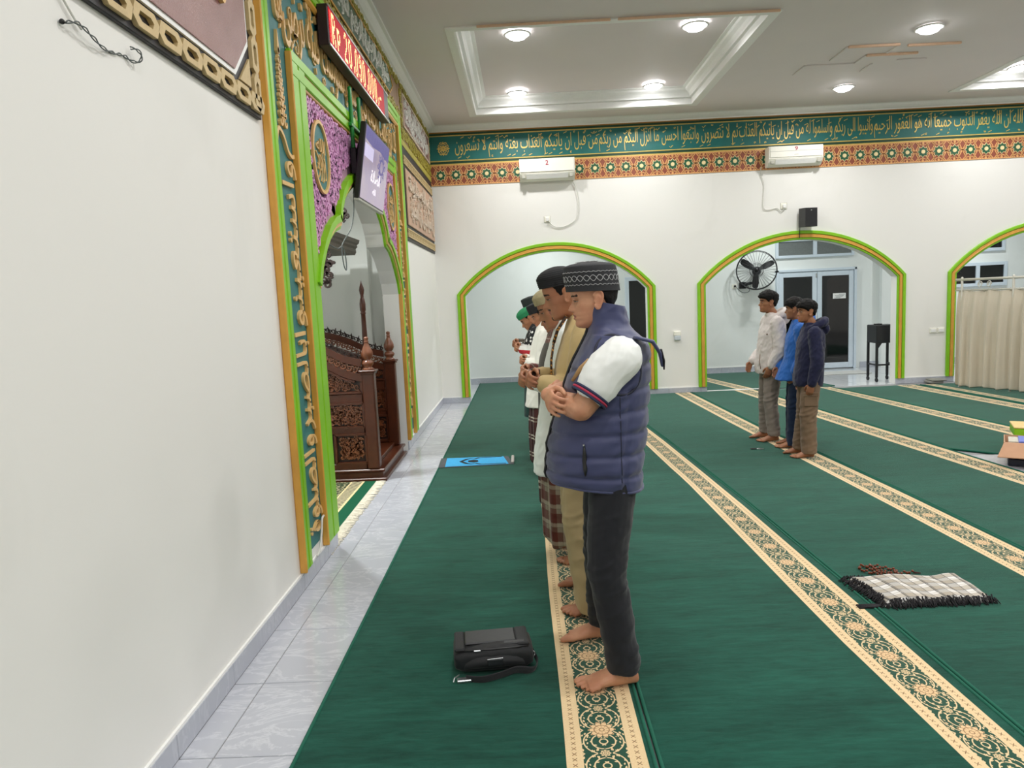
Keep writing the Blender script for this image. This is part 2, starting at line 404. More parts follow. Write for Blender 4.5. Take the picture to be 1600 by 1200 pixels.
# --- green carpet with its woven stripe; UV is in metres: u across from the stripe's left edge, v along
def carpet_mat(name, green, sw=.27, bw=.058):
    q = NT(name); U = q.sep(q.uv()); u, v = U[0], U[1]; p = q.geo()
    lt = lambda a, b: q.math('LESS_THAN', a, b)
    gt = lambda a, b: q.math('GREATER_THAN', a, b)
    mul = lambda a, b: q.math('MULTIPLY', a, b)
    ins = mul(gt(u, 0), lt(u, sw)); fl = mul(gt(u, bw), lt(u, sw-bw))
    # mirrored cell, one rosette every 0.27 m with a smaller one between
    cu = q.math('SUBTRACT', u, sw/2); au = q.math('ABSOLUTE', cu)
    vf = q.math('SUBTRACT', q.math('FRACT', q.math('DIVIDE', v, .27)), .5); av = q.math('ABSOLUTE', mul(vf, .27))
    def ros(cx, cy, R, pet):
        dx, dy = cx, cy; r = q.math('SQRT', q.math('ADD', mul(dx, dx), mul(dy, dy))); th = q.math('ARCTAN2', dy, dx)
        edge = q.math('ADD', R*.86, mul(q.math('COSINE', mul(th, pet)), R*.14)); body = lt(r, edge)
        ringl = lt(q.math('ABSOLUTE', q.math('SUBTRACT', q.math('FRACT', q.math('DIVIDE', r, R*.36)), .5)), .12)
        spk = mul(lt(q.math('ABSOLUTE', q.math('COSINE', mul(th, pet/2))), .22), gt(r, R*.3))
        return body, mul(body, q.math('MAXIMUM', ringl, spk))
    b1, l1 = ros(cu, mul(q.math('SUBTRACT', .5, q.math('ABSOLUTE', vf)), .27), .050, 10)
    b2, l2 = ros(cu, av, .021, 8)
    mir = q.comb(au, av, 0.0); warp = q.vmath('ADD', mir, q.vmath('SCALE', mir)) if False else mir
    wn = q.n('ShaderNodeTexNoise'); q.put(wn.inputs[0], mir); wn.inputs['Scale'].default_value = 26
    wp = q.vmath('ADD', mir, q.scale(q.vmath('SUBTRACT', wn.outputs['Color'], (.5, .5, .5)), (.03, .03, 0)))
    ds = q.voronoi(wp, 62, 'DISTANCE_TO_EDGE', .9); lf = lt(q.voronoi(q.scale(wp, (1, .62, 1)), 78, 'F1', .9), .34)
    scr = lt(q.math('ABSOLUTE', q.math('SUBTRACT', q.math('FRACT', mul(q.math('SQRT', q.math('ADD', mul(au, au), mul(q.math('SUBTRACT', av, .066), q.math('SUBTRACT', av, .066)))), 36)), .5)), .09)
    orn = q.math('MAXIMUM', lf, scr)
    halo = q.math('SUBTRACT', 1.0, q.math('MAXIMUM', ros(cu, mul(q.math('SUBTRACT', .5, q.math('ABSOLUTE', vf)), .27), .056, 10)[0], ros(cu, av, .026, 8)[0]))
    orn = mul(orn, halo)
    fw = q.noise(q.comb(mul(u, 160), mul(v, 160), 0.0), 1, 2)
    cream = q.mix(fw, C('#d9b98a'), C('#ead4ac')); tan = C('#e2c195'); dk = C('#1d4a3b')
    c = q.mix(orn, dk, cream); c = q.mix(b1, c, q.mix(l1, tan, C('#9a7a58'))); c = q.mix(b2, c, q.mix(l2, cream, C('#4c5a40')))
    # border: cream with a row of little crosses
    bu = q.math('SUBTRACT', q.math('ABSOLUTE', q.math('SUBTRACT', q.math('ABSOLUTE', cu), sw/2-bw*.5)), 0.0)
    vv = mul(q.math('SUBTRACT', q.math('FRACT', q.math('DIVIDE', v, .03)), .5), .03)
    cross = mul(mul(lt(q.math('ABSOLUTE', q.math('SUBTRACT', bu, q.math('ABSOLUTE', vv))), .0022), lt(bu, .008)), lt(q.math('ABSOLUTE', vv), .009))
    bc = q.mix(cross, cream, C('#8a6a4c'))
    c = q.mix(fl, bc, c)
    pile = q.noise(q.scale(p, (.45, 2.2, 1)), 2.4, 6, .68, .5); str_ = q.noise(q.scale(p, (1.6, 8, 1)), 4.6, 6, .7, .4)
    g0 = C(green); dkg = tuple(x*.62 for x in g0[:3])+(1,); ltg = tuple(x*1.55 for x in g0[:3])+(1,)
    t = q.mapr(q.math('ADD', mul(pile, .55), mul(str_, .5)), .36, .68)
    q.base(q.mix(ins, q.mix(t, dkg, ltg), c), .92, 0, .12)
    q.b.inputs['Sheen Weight'].default_value = .5; q.b.inputs['Sheen Roughness'].default_value = .38
    q.put(q.b.inputs['Sheen Tint'], q.mix(ins, C('#b4d2c6'), (1, .95, .85, 1)))
    q.bump(q.math('ADD', mul(str_, .6), mul(q.noise(p, 420, 2), .4)), .35, .006); return q.mat
M['carpet'] = carpet_mat('green_carpet', '#154539')
# --- cloth
def cloth(name, col, rough=.85, var=.10, vscale=9, weave=900, bump=.12, sheen=.15, spec=.2):
    q = NT(name); c = C(col); o = q.obj(); f = q.noise(o, vscale, 4)
    q.base(q.mix(f, tuple(x*(1-var) for x in c[:3])+(1,), tuple(min(1, x*(1+var)) for x in c[:3])+(1,)), rough, 0, spec)
    q.b.inputs['Sheen Weight'].default_value = sheen; q.bump(q.noise(o, weave, 1), bump, .0015); return q.mat
def plaid(name, bg, bands, pu=.09, pv=.09, axis='cyl', spec=.2, rot=None):
    """bands: list of (centre, half width, colour, 'u'|'v', strength) in fractions of the repeat"""
    q = NT(name); o = q.sep(q.obj()); mul = lambda a, b: q.math('MULTIPLY', a, b)
    if axis == 'cyl': u = mul(q.math('ARCTAN2', o[1], o[0]), .19); v = o[2]
    else:
        U = q.sep(q.uv()); u, v = U[0], U[1]
    fu = q.math('FRACT', q.math('DIVIDE', u, pu)); fv = q.math('FRACT', q.math('DIVIDE', v, pv)); c = C(bg)
    for cen, hw, col, ax, st in bands:
        d = q.math('ABSOLUTE', q.math('SUBTRACT', fu if ax == 'u' else fv, cen))
        c = q.mix(mul(q.math('LESS_THAN', d, hw), st), c, C(col))
    q.base(c, .85, 0, spec); q.b.inputs['Sheen Weight'].default_value = .1; return q.mat
def skin(name, col, red):
    q = NT(name); o = q.obj(); f = q.noise(o, 12, 4); f2 = q.noise(o, 60, 3)
    c = q.mix(q.mapr(f, .35, .7), C(col), C(red)); q.base(q.mix(q.math('MULTIPLY', f2, .12), c, C('#3b2118')), .5, 0, .4)
    q.b.inputs['Subsurface Weight'].default_value = .12; q.b.inputs['Subsurface Radius'].default_value = (.012, .005, .003)
    q.b.inputs['Subsurface Scale'].default_value = .6; q.bump(q.noise(o, 260, 3), .08, .002); return q.mat
M['skin1'] = skin('light_tan_skin', '#d09b7a', '#c58769')
M['skin2'] = skin('brown_skin', '#b07b5b', '#a3694d')
M['skin3'] = skin('dark_brown_skin', '#a2704f', '#946045')
M['lip'] = mat('lip_skin', '#a9665a', .45)
M['brow'] = mat('brow_hair', '#2a1c16', .8)
M['hair'] = mat('black_hair', '#0d0b0a', .7, var=.3, vscale=60, bump=.5, bscale=140, spec=.25)
M['eye'] = mat('eye_white', '#b9aa9c', .3)
M['iris'] = mat('dark_iris', '#1c100a', .15)
M['blackfab'] = cloth('black_fabric', '#1c1c1f')
M['metal'] = mat('brushed_metal', '#b8bbbd', .3, .9)
M['dark'] = mat('black_plastic', '#17171a', .4, var=.1)
M['cable'] = mat('grey_cable', '#59605f', .5)
M['wcable'] = mat('white_cable', '#dddcd6', .5)
M['alu'] = mat('white_aluminium', '#d5e1ec', .35, .1, var=.02)
q = NT('dark_window_glass'); o = q.geo(); q.base(C('#0b0c0d'), .06, 0, .6); M['glass'] = q.mat
M['frost'] = mat('grey_frosted_glass', '#6f7574', .3, var=.1)
M['lamp'] = emit('lit_lamp', '#ffffff', 26.0)
# ---------------------------------------------------------------- room shell
MC = 6.12                       # middle of the prayer niche along the left wall
HALF = [(1.52, 0.0), (1.52, 1.69), (1.46, 1.80), (1.33, 1.93), (1.18, 2.04), (1.05, 2.10), (.93, 2.13), (.88, 2.14), (.865, 2.16), (.82, 2.25), (.72, 2.35), (.60, 2.42), (.44, 2.49), (.29, 2.535), (.14, 2.57), (0.0, 2.59)]
FOIL = [(MC-d, z) for d, z in HALF]+[(MC+d, z) for d, z in reversed(HALF[:-1])]
def arch_arc(x0, x1, zs, za, n=24):
    c = (x0+x1)/2; hw = (x1-x0)/2; s_ = za-zs; R = (hw*hw+s_*s_)/(2*s_); a0 = math.asin(hw/R)
    return [(c+R*math.sin(a), za-R+R*math.cos(a)) for a in [lerp(-a0, a0, i/n) for i in range(n+1)]]
def arch_line(x0, x1, zs, za, zb=0.0): return [(x0, zb)]+arch_arc(x0, x1, zs, za)+[(x1, zb)]
def wall_with_openings(name, mp, u0, u1, top, opens, th, mat, reveal=None):
    mb = MB(); cur = u0
    def quad(a, b, c, d, h, flip=False):
        f = (0, 1, 2, 3) if not flip else (3, 2, 1, 0); mb.add([mp(*p, h) for p in (a, b, c, d)], [f])
    for op in opens:
        a, b = op[0][0], op[-1][0]
        for h, fl in ((0, 0), (-th, 1)):
            quad((cur, 0), (a, 0), (a, top), (cur, top), h, fl)
            for p, q_ in zip(op, op[1:]):
                if abs(q_[0]-p[0]) > 1e-6: quad(p, q_, (q_[0], top), (p[0], top), h, fl)
        for p, q_ in zip(op, op[1:]): mb.add([mp(*p, 0), mp(*q_, 0), mp(*q_, -th), mp(*p, -th)], [(0, 1, 2, 3)])
        cur = b
    for h, fl in ((0, 0), (-th, 1)): quad((cur, 0), (u1, 0), (u1, top), (cur, top), h, fl)
    return obj(name, mb, mat, kind='structure', fix=True)
HX, HY = 12.0, -3.2             # the hall behind and to the right of the picture
wall_with_openings('wall_left', onleft, HY, WY+.2, 4.32, [FOIL], .17, M['wall'])
ARCHES = [(0.40, 3.20), (4.095, 7.01), (7.905, 10.82)]
wall_with_openings('wall_back', onback, WX-.16, HX, 4.32, [arch_line(a, b, 1.66, 2.28) for a, b in ARCHES], .17, M['wall'])
obj('wall_right', MB().box(HX, HX+.1, HY, WY+.17, 0, 4.32), M['wall'], kind='structure')
obj('wall_front', MB().box(WX-.17, HX+.1, HY-.1, HY, 0, 4.32), M['wall'], kind='structure')
RY = 13.55
rw = MB(); 
rear = obj('wall_rear', MB().box(WX-.3, HX, RY, RY+.12, 0, 3.3), M['rear'], kind='structure')
obj('wall_rear_left', MB().box(WX-.32, WX-.17+.0, WY+.17, RY, 0, 3.3), M['rear'], kind='structure')
obj('wall_rear_right', MB().box(HX, HX+.1, WY+.17, RY+.1, 0, 3.3), M['rear'], kind='structure')
obj('ceiling_rear', MB().box(WX-.3, HX+.1, WY+.17, RY+.1, 3.25, 3.35), M['white'], kind='structure')
# a shallow pilaster on the rear wall beside the black stand, and low panels behind the fan
obj('pillar_rear', MB().box(7.95, 8.6, RY-.10, RY, 0, 3.25), M['rear'], kind='structure')
# niche room behind the left wall
nx0, nx1 = -1.75, WX-.17
nm = MB().box(nx0-.1, nx0, 4.2, 8.2, 0, 3.3).box(nx0, nx1, 4.2, 4.3, 0, 3.3).box(nx0, nx1, 8.1, 8.2, 0, 3.3)
obj('wall_niche', nm, M['niche'], kind='structure')
obj('ceiling_niche', MB().box(nx0-.1, nx1, 4.2, 8.2, 3.2, 3.3), M['niche'], kind='structure')
obj('trim_niche', MB().box(nx0, nx0+.06, 7.2, 7.4, 0, 3.2).box(-.62, -.42, 7.98, 8.1, 0, 3.2), M['niche'], kind='structure')
# ceiling with two recessed bays
BAYS = [(0.74, 3.77, 7.30, 10.46), (7.50, 10.6, 7.30, 10.46)]
cb = MB(); ys = [HY-.1, 7.30, 10.46, WY+.17]; xs = [WX-.17, .74, 3.77, 7.50, 10.6, HX+.1]
for j in range(3):
    for i in range(5):
        if j == 1 and i in (1, 3): continue
        cb.add([(xs[i], ys[j], 4.2), (xs[i], ys[j+1], 4.2), (xs[i+1], ys[j+1], 4.2), (xs[i+1], ys[j], 4.2)], [(0, 1, 2, 3)])
for x0, x1, y0, y1 in BAYS: cb.add([(x0-.05, y0-.05, 4.4), (x0-.05, y1+.05, 4.4), (x1+.05, y1+.05, 4.4), (x1+.05, y0-.05, 4.4)], [(0, 1, 2, 3)])
ceil = obj('ceiling', cb, M['ceil'], kind='structure')
def frame_loop(mb, x0, x1, y0, y1, prof):     # sweep (outset, z) points round a rectangle
    rings = [[(x0-o, y0-o, z), (x0-o, y1+o, z), (x1+o, y1+o, z), (x1+o, y0-o, z)] for o, z in prof]
    mb.loft(rings, False)
for x0, x1, y0, y1 in BAYS:
    mb = MB(); frame_loop(mb, x0, x1, y0, y1, [(.10, 4.2), (.10, 4.188), (.02, 4.183), (0, 4.188), (0, 4.27), (-.035, 4.275), (-.035, 4.30), (-.06, 4.335), (-.10, 4.36), (-.11, 4.385), (-.15, 4.39), (-.15, 4.4)])
    obj('bay_moulding', mb, M['white'], ceil, fix=True)
# cornice, swept along the walls
def sweep_prof(mb, prof, path_fn, a, b): mb.loft([[path_fn(p, a) for p in prof], [path_fn(p, b) for p in prof]], True)
CP = [(0, 4.10), (.018, 4.10), (.022, 4.118), (.045, 4.125), (.075, 4.15), (.095, 4.175), (.125, 4.18), (.128, 4.2), (0, 4.2)]
mb = MB(); sweep_prof(mb, CP, lambda p, t: (WX+p[0], t, p[1]), HY, WY); obj('trim_cornice_left', mb, M['white'], kind='structure', fix=True)
mb = MB(); sweep_prof(mb, CP, lambda p, t: (t, WY-p[0], p[1]+.02), WX, HX); obj('trim_cornice_back', mb, M['white'], kind='structure', fix=True)
# raised strips on the ceiling
strip_m = mat('peach_lit_edge', '#e8c3a6', .5)  # peach stands for light caught on the strips' front edges
t = thing('ceiling_fretwork', 'raised stepped fretwork strips, front edges peach as if lit, on the ceiling between two downlights', 'moulding', (5.65, 8.55, 4.2))
for x0, x1, y in ((5.02, 5.59, 8.36), (5.70, 6.29, 8.41), (5.377, 5.965, 8.69)): obj('strip', MB().bbox(x0, x1, y, y+.03, 4.176, 4.2, .004), strip_m, t)
for x, y0, y1 in ((5.02, 8.39, 8.85), (5.59, 8.39, 8.66), (5.377, 8.72, 9.0), (4.78, 9.0, 9.35), (5.60, 9.05, 9.35)): obj('side_strip', MB().bbox(x-.012, x+.012, y0, y1, 4.184, 4.2, .003), M['ceil'], t)
for x0, x1, y in ((4.80, 5.36, 9.0), (5.85, 6.2, 8.95)): obj('back_strip', MB().bbox(x0, x1, y-.012, y+.012, 4.186, 4.2, .003), M['ceil'], t)
t = thing('bay_edge_strip', 'long thin peach strips along the near edge of the recessed ceiling bay', 'moulding', (2.3, 7.22, 4.19))
for x0, x1 in ((.95, 2.23), (2.30, 3.84)): obj('strip', MB().bbox(x0, x1, 7.165, 7.185, 4.168, 4.19, .004), strip_m, t)
# downlights
LL = ['near left downlight of the recessed ceiling bay', 'near right downlight of the recessed ceiling bay', 'far left downlight of the recessed ceiling bay', 'far right downlight of the recessed ceiling bay', 'nearer lone downlight right of the ceiling fretwork', 'farther lone downlight behind the ceiling fretwork', 'downlight in the second recessed bay at the picture\'s right edge']
for (x, y, z), lb in zip(LAMPS, LL):
    d = thing('ceiling_downlight', 'lit round '+lb, 'light', (x, y, z), 'ceiling downlights')
    obj('rim', MB().lathe([(.105, z-.004), (.135, z-.006), (.145, z-.014), (.135, z-.022), (.112, z-.022), (.105, z-.004)], 24, (x, y, 0)), M['white'], d, smooth=True)
    obj('lens', MB().lathe([(.001, z-.003), (.11, z-.003), (.11, z-.018), (.085, z-.050), (.04, z-.066), (.001, z-.070)], 24, (x, y, 0)), M['lamp'], d, smooth=True)
# floor: a bedding slab with separate tiles along the wall and in the niche
floor = obj('floor', MB().box(WX-.3, HX+.1, HY-.1, WY+.0, -.12, -.004).box(nx0-.1, WX-.3, 4.2, 8.2, -.12, -.004), M['grout'], kind='structure')
obj('floor_rear', MB().box(WX-.3, HX+.1, WY, RY+.1, -.12, 0.0), M['tile2'], kind='structure')
tiles = {}
def tile(x0, x1, y0, y1, par=floor, nm='tile', mt='tile'):
    w, l = round(x1-x0, 3), round(y1-y0, 3); g = .0022
    if (w, l, mt) not in tiles: tiles[(w, l, mt)] = MB().bbox(-w/2+g, w/2-g, -l/2+g, l/2-g, -.012, 0, .0018).mesh(nm, [M[mt]])
    o = obj(nm, tiles[(w, l, mt)], None, par); o.location = ((x0+x1)/2, (y0+y1)/2, random.uniform(-.0004, .0004)); return o
TX = [-.032, .0948, .5948]
TY = [2.3614+.5*k for k in range(-3, 18)]
for a, b in zip(TX, TX[1:]):
    for y in TY:
        e = min(y+.5, WY)
        if e > y+.05: tile(a, b, y, e)
for a, b in ((-.405, -.032), (-.905, -.405), (-1.405, -.905), (-1.75, -1.405)):
    for y in TY:
        y0, y1 = max(y, 4.6 if a > -.2 else 4.3), min(y+.5, 7.64 if a > -.2 else 8.1)
        if y1 > y0+.05: tile(a, b, y0, y1)
# skirting tiles
def skirting(name, segs, mp, zt=.092, th=.012, ph=0.0, mt='skirt'):
    b = obj(name, MB().box(*segs['cap']), M['white'], kind='structure')
    for u0, u1 in segs['runs']:
        k = math.floor((u0-ph)/.5)*.5+ph
        while k < u1-.01:
            a, c = max(k, u0), min(k+.5, u1)
            if c-a > .01:
                P = [mp(a+.0015, .001, -.001), mp(c-.0015, zt, th)]
                q0 = [min(x, y) for x, y in zip(*P)]; q1 = [max(x, y) for x, y in zip(*P)]
                obj('skirting_tile', MB().bbox(q0[0], q1[0], q0[1], q1[1], q0[2], q1[2], .0015), M[mt], b)
            k += .5
    return b
skirting('baseboard_left', {'cap': (WX-.001, WX+.010, HY, 4.60, .092, .104), 'runs': [(1.2, 4.60), (7.64, WY)]}, onleft, ph=2.3614-.5)
obj('trim_skirting_left', MB().box(WX-.001, WX+.010, 7.64, WY, .092, .104), M['white'], kind='structure')
skirting('baseboard_back', {'cap': (3.20, 4.095, WY-.010, WY+.001, .088, .1), 'runs': [(WX, .40), (3.20, 4.095), (7.01, 7.905)]}, onback, .088)
obj('trim_skirting_back', MB().box(WX, .40, WY-.010, WY+.001, .088, .1).box(7.01, 7.905, WY-.010, WY+.001, .088, .1), M['white'], kind='structure')
skirting('baseboard_rear', {'cap': (WX, 5.9, RY-.012, RY+.001, .11, .12), 'runs': [(WX-.17, 5.9), (7.6, 8.0), (8.6, 11.0)]}, lambda u, v, h: (u, RY-h, v), .11)
# ---------------------------------------------------------------- left wall: niche frame and panels
rnd = random.Random(11)
def strip_box(mb, u0, u1, v0, v1, h0, h1, b=.006, m=0):
    q0 = onleft(u0, v0, h0); q1 = onleft(u1, v1, h1)
    return mb.bbox(q0[0], q1[0], q0[1], q1[1], q0[2], q1[2], b, m)
fr = thing('niche_surround', 'lime green and gold frame with teal calligraphy border around the prayer niche', 'frame', (WX, MC, .1))
Z0 = .105; ZIN = 3.06; ZT = 3.53
lb = MB(); gb = MB(); nb = MB()
U = {'og': (3.83, 3.846), 'ol': (3.846, 3.97), 'teal': (3.97, 4.29), 'ig': (4.29, 4.306), 'il': (4.306, 4.575)}
R = {'il': (7.656, 7.80), 'ig': (7.64, 7.656), 'teal': (7.80, 8.07), 'og': (8.07, 8.086), 'ol': (8.086, 8.29)}
# ground of the teal border: two uprights and the lintel band
tb = MB()
for k in (U, R): strip_box(tb, k['teal'][0]-.02, k['teal'][1]+.02, Z0+.06, ZT, 0, .004, .001)
strip_box(tb, 4.30, 7.80, ZIN, ZT, 0, .004, .001); obj('teal_ground', tb, M['teal'], fr)
def part_strip(nm, u0, u1, v0, v1, h, mt, b=.008): return obj(nm, strip_box(MB(), u0, u1, v0, v1, 0, h, b), M[mt], fr)
def lime_board(u0, u1, v0, v1, h=.034, horiz=False):        # board with a sunk brown line down its middle
    if horiz:
        m = (v0+v1)/2; part_strip('lime_board', u0, u1, v0, m-.006, h, 'lime'); part_strip('brown_line', u0, u1, m-.008, m+.008, h-.012, 'line', .001); part_strip('lime_board', u0, u1, m+.006, v1, h, 'lime')
    else:
        m = (u0+u1)/2; part_strip('lime_board', u0, m-.006, v0, v1, h, 'lime'); part_strip('brown_line', m-.008, m+.008, v0, v1, h-.012, 'line', .001); part_strip('lime_board', m+.006, u1, v0, v1, h, 'lime')
part_strip('gold_bead', *U['og'], Z0, ZT+.15, .042, 'goldp', .006); lime_board(*U['ol'], Z0, ZT+.15)
part_strip('gold_bead', *U['ig'], Z0, 3.06, .042, 'goldp', .006); lime_board(*U['il'], Z0, 3.04)
part_strip('gold_bead', *R['ig'], Z0, 2.95, .042, 'goldp', .006); lime_board(*R['il'], Z0, 3.04)
part_strip('gold_bead', *R['og'], Z0, ZT, .042, 'goldp', .006); lime_board(*R['ol'], Z0, ZT+.15)
lime_board(4.306, 7.80, 2.93, 3.08, .037, True); part_strip('gold_bead', 4.575, 7.64, 2.905, 2.932, .028, 'line', .006)
part_strip('gold_bead', 3.97, 8.09, ZT-.02, ZT+.025, .036, 'goldp', .014); lime_board(3.97, 8.09, ZT+.025, ZT+.15, .035, True)
# raised lettering: upright left border reads downward, letter tops towards the left
cal = MB(); cal2 = MB()
def down_text(t, ua, ub, vtop, vbot, mb_=None):     # x of the text runs up the wall, y of the text runs to smaller u
    put_text(mb_ or cal, t, vbot, vtop, 0, 1, .004, .020, lambda a, b, h: onleft(lerp(ub, ua, b), a, h), .0, 3)
down_text(shape_ar('واستعينوا'), 4.025, 4.285, 2.42, 1.42)
down_text(shape_ar('بالصبر'), 4.02, 4.285, 1.40, .85)
down_text(shape_ar('والصلوة'), 4.02, 4.285, .83, .24)
down_text(shape_ar('واستعينوا بالصبر'), 7.83, 8.04, 2.5, 1.3, cal2); down_text(shape_ar('والصلوة'), 7.83, 8.04, 1.25, .3, cal2)
obj('upright_lettering', cal, M['script'], fr); obj('upright_lettering', cal2, M['script'], fr)
cal = MB()
put_text(cal, shape_ar('قد نرى تقلب وجهك فى السماء فلنولينك قبلة ترضىها'), 4.12, 7.95, ZIN+.03, ZT-.02, .004, .022, onleft, .0, 2)
filigree(cal, lambda u, v, s: True, 4.15, 8.0, ZIN+.06, ZT-.05, .045, 60, .010, .004, .014, onleft, rnd, .9)
obj('lintel_lettering', cal, M['script'], fr)
ORN = []
orn = MB()                                                   # flame-shaped tip and bow above the upright lettering
for s_ in (4.13, 7.935):
    orn = MB()
    for i in range(9):
        v = 2.62+i*.048; w_ = .085*(1-i/9.5)
        for sg in (-1, 1): curl(orn, s_+sg*w_*.5, v, .036*(1-i/14), PI/2, sg, .016, .004, .022, onleft, .9)
    orn.prism([(s_-.02, 3.0), (s_+.02, 3.0), (s_, 3.12)], .004, .022, onleft)
    orn.ribbon(spline([(s_-.14, 2.50), (s_-.10, 2.57), (s_-.02, 2.54), (s_+.04, 2.47), (s_+.10, 2.45), (s_+.14, 2.46)], 5), .022, .004, .022, onleft); obj('flame_ornament', orn, M['script'], fr)
# spandrels: mauve ground, pink scrolls, two oval medallions
def foil_z(u):
    d = abs(u-MC); pts = sorted((a, b) for a, b in HALF[1:]); return interp(pts, d)
def offset_line(pts, o):
    out = []
    for i, (u, v) in enumerate(pts):
        a, b = pts[max(i-1, 0)], pts[min(i+1, len(pts)-1)]; tx, ty = b[0]-a[0], b[1]-a[1]; l = math.hypot(tx, ty)
        out.append((u-ty/l*o, v+tx/l*o))
    return out
ARCP = FOIL[1:-1]
gm = MB(); ol_ = offset_line(ARCP, .10)
for p, q_ in zip(ol_, ol_[1:]):
    a, b = max(p[0], 4.575), min(q_[0], 7.61)
    if b > a: gm.add([onleft(a, max(p[1], 1.7), .004), onleft(b, max(q_[1], 1.7), .004), onleft(b, 2.92, .004), onleft(a, 2.92, .004)], [(0, 1, 2, 3)])
sp = thing('niche_spandrel', 'pink carved scrollwork spandrel over the foiled niche arch', 'carving', (WX, MC, 2.3))
obj('ground', gm, M['purple'], sp, fix=True)
MED = [(4.84, 2.565), (7.40, 2.565)]
def in_span(u, v, s_):
    if not (4.575+s_*.8 < u < 7.61-s_*.8 and 1.75 < v < 2.91-s_*.8): return False
    if v < foil_z(min(max(u, MC-1.5), MC+1.5))+.19+s_*.7: return False
    return all(((u-a)/(.20+s_))**2+((v-b)/(.245+s_))**2 > 1 for a, b in MED)
pk = MB(); filigree(pk, in_span, 4.58, 7.61, 1.75, 2.92, .040, 400, .015, .004, .024, onleft, rnd, .60)
filigree(pk, in_span, 4.58, 7.61, 1.75, 2.92, .022, 380, .009, .004, .017, onleft, rnd, .55)
o = obj('scrollwork', pk, M['pink'], sp); o['kind'] = 'stuff'
# mauve bed next to the arch
mv = MB(); a1 = offset_line(ARCP, .10); a2 = offset_line(ARCP, .21)
for i in range(len(a1)-1):
    q_ = [a1[i], a1[i+1], a2[i+1], a2[i]]
    if all(4.578 < p[0] < 7.607 for p in q_): mv.add([onleft(*p, .007) for p in q_], [(0, 1, 2, 3)])
obj('mauve_bed', mv, M['mauve'], sp, fix=True)
for i, (a, b) in enumerate(MED):
    md = thing('oval_medallion', ('teal oval medallion with gold calligraphy on the pink spandrel nearer the white wall panel', 'teal oval medallion beyond the television on the far pink spandrel')[i], 'medallion', (WX, a, b), 'oval medallions over the niche')
    ov = [(a+.185*math.cos(t), b+.225*math.sin(t)) for t in [2*PI*k/40 for k in range(40)]]
    obj('oval_ground', MB().prism(ov, 0, .020, onleft), M['teal'], md)
    rg = MB(); rg.ribbon(ov+[ov[0]], .022, .016, .034, onleft); obj('gold_ring', rg, M['script'], md)
    lt = MB()
    put_text(lt, shape_ar('الله' if i == 0 else 'محمد'), a-.10, a+.10, b+.03, b+.12, .02, .030, onleft, -.006, 3)
    for k in range(3): lt.ribbon(spline([(a-.12+.09*k, b+.02-.01*k), (a-.06+.07*k, b-.03), (a-.09+.07*k, b-.09)], 4), .010, .02, .03, onleft)
    for k in range(4): lt.ribbon(spline([(a-.08+.05*k, b-.17+.02*abs(k-1.5)), (a-.05+.05*k, b-.10), (a-.09+.05*k, b-.05+.06*k)], 4), .008, .02, .028, onleft)
    obj('lettering', lt, M['script'], md)
# stepped arch moulding: lime, peach, lime
ar = thing('niche_arch_moulding', 'stepped lime and peach moulding following the foiled niche arch', 'moulding', (WX, MC, 2.1))
for nm, o0, o1, h, mt in (('outer_band', .055, .105, .05, 'lime'), ('middle_band', .025, .06, .036, 'script'), ('inner_band', -.002, .03, .022, 'lime')):
    mb = MB(); A, B_ = offset_line(ARCP, o0), offset_line(ARCP, o1)
    rings = [[onleft(*p, 0.0), onleft(*p, h), onleft(*q_, h), onleft(*q_, 0.0)] for p, q_ in zip(A, B_)]
    mb.loft(rings, True); obj(nm, mb, M[mt], ar, fix=True)
# --- board above the frame behind the red sign
cp_ = thing('cartouche_panel', 'grey green cartouche with silver calligraphy above the red sign', 'panel', (WX, MC, 3.9))
obj('backing', strip_box(MB(), 3.85, 8.29, ZT+.15, 4.12, 0, .01, .002), M['brownframe'], cp_)
mb = MB(); filigree(mb, lambda u, v, s: abs(v-3.9) > .145+s*.3, 3.9, 8.4, 3.70, 4.10, .035, 190, .017, .01, .024, onleft, rnd, .75); o = obj('olive_scrollwork', mb, M['olive'], cp_, kind='stuff')
pl = [(4.3, 3.9), (4.45, 3.78), (7.75, 3.78), (7.95, 3.9), (7.75, 4.03), (4.45, 4.03)]
obj('cartouche', MB().prism(pl, .01, .022, onleft), M['sage'], cp_); mb = MB(); mb.ribbon(pl+[pl[0]], .016, .02, .03, onleft); obj('cartouche_edge', mb, M['goldp'], cp_)
mb = MB(); put_text(mb, shape_ar('بسم الله الرحمن الرحيم انما يعمر مساجد الله'), 4.5, 7.72, 3.79, 4.02, .022, .034, onleft, .012, 2)
filigree(mb, lambda u, v, s: True, 4.5, 7.7, 3.81, 4.0, .03, 70, .012, .02, .03, onleft, rnd, .8); obj('lettering', mb, M['silver'], cp_)
# --- two panels between the frame and the back corner
up = thing('upper_script_panel', 'brown framed panel with silver script high beside the back corner', 'panel', (WX, 9.8, 3.8))
obj('backing', strip_box(MB(), 8.30, 11.09, 3.47, 4.12, 0, .012, .003), M['brownframe'], up)
mb = MB(); filigree(mb, lambda u, v, s: not (8.58-s < u < 10.95+s and 3.62-s < v < 4.02+s), 8.45, 11.08, 3.49, 4.11, .03, 170, .014, .012, .024, onleft, rnd, .72); obj('olive_scrollwork', mb, M['olive'], up, kind='stuff')
obj('maroon_field', strip_box(MB(), 8.60, 10.92, 3.64, 4.0, .012, .02, .002), M['maroon'], up)
mb = MB(); rc = [(8.6, 3.64), (10.92, 3.64), (10.92, 4.0), (8.6, 4.0)]
for p, q_ in zip(rc, rc[1:]+rc[:1]): mb.ribbon([p, q_], .022, .015, .032, onleft)
obj('field_edge', mb, M['beiges'], up)
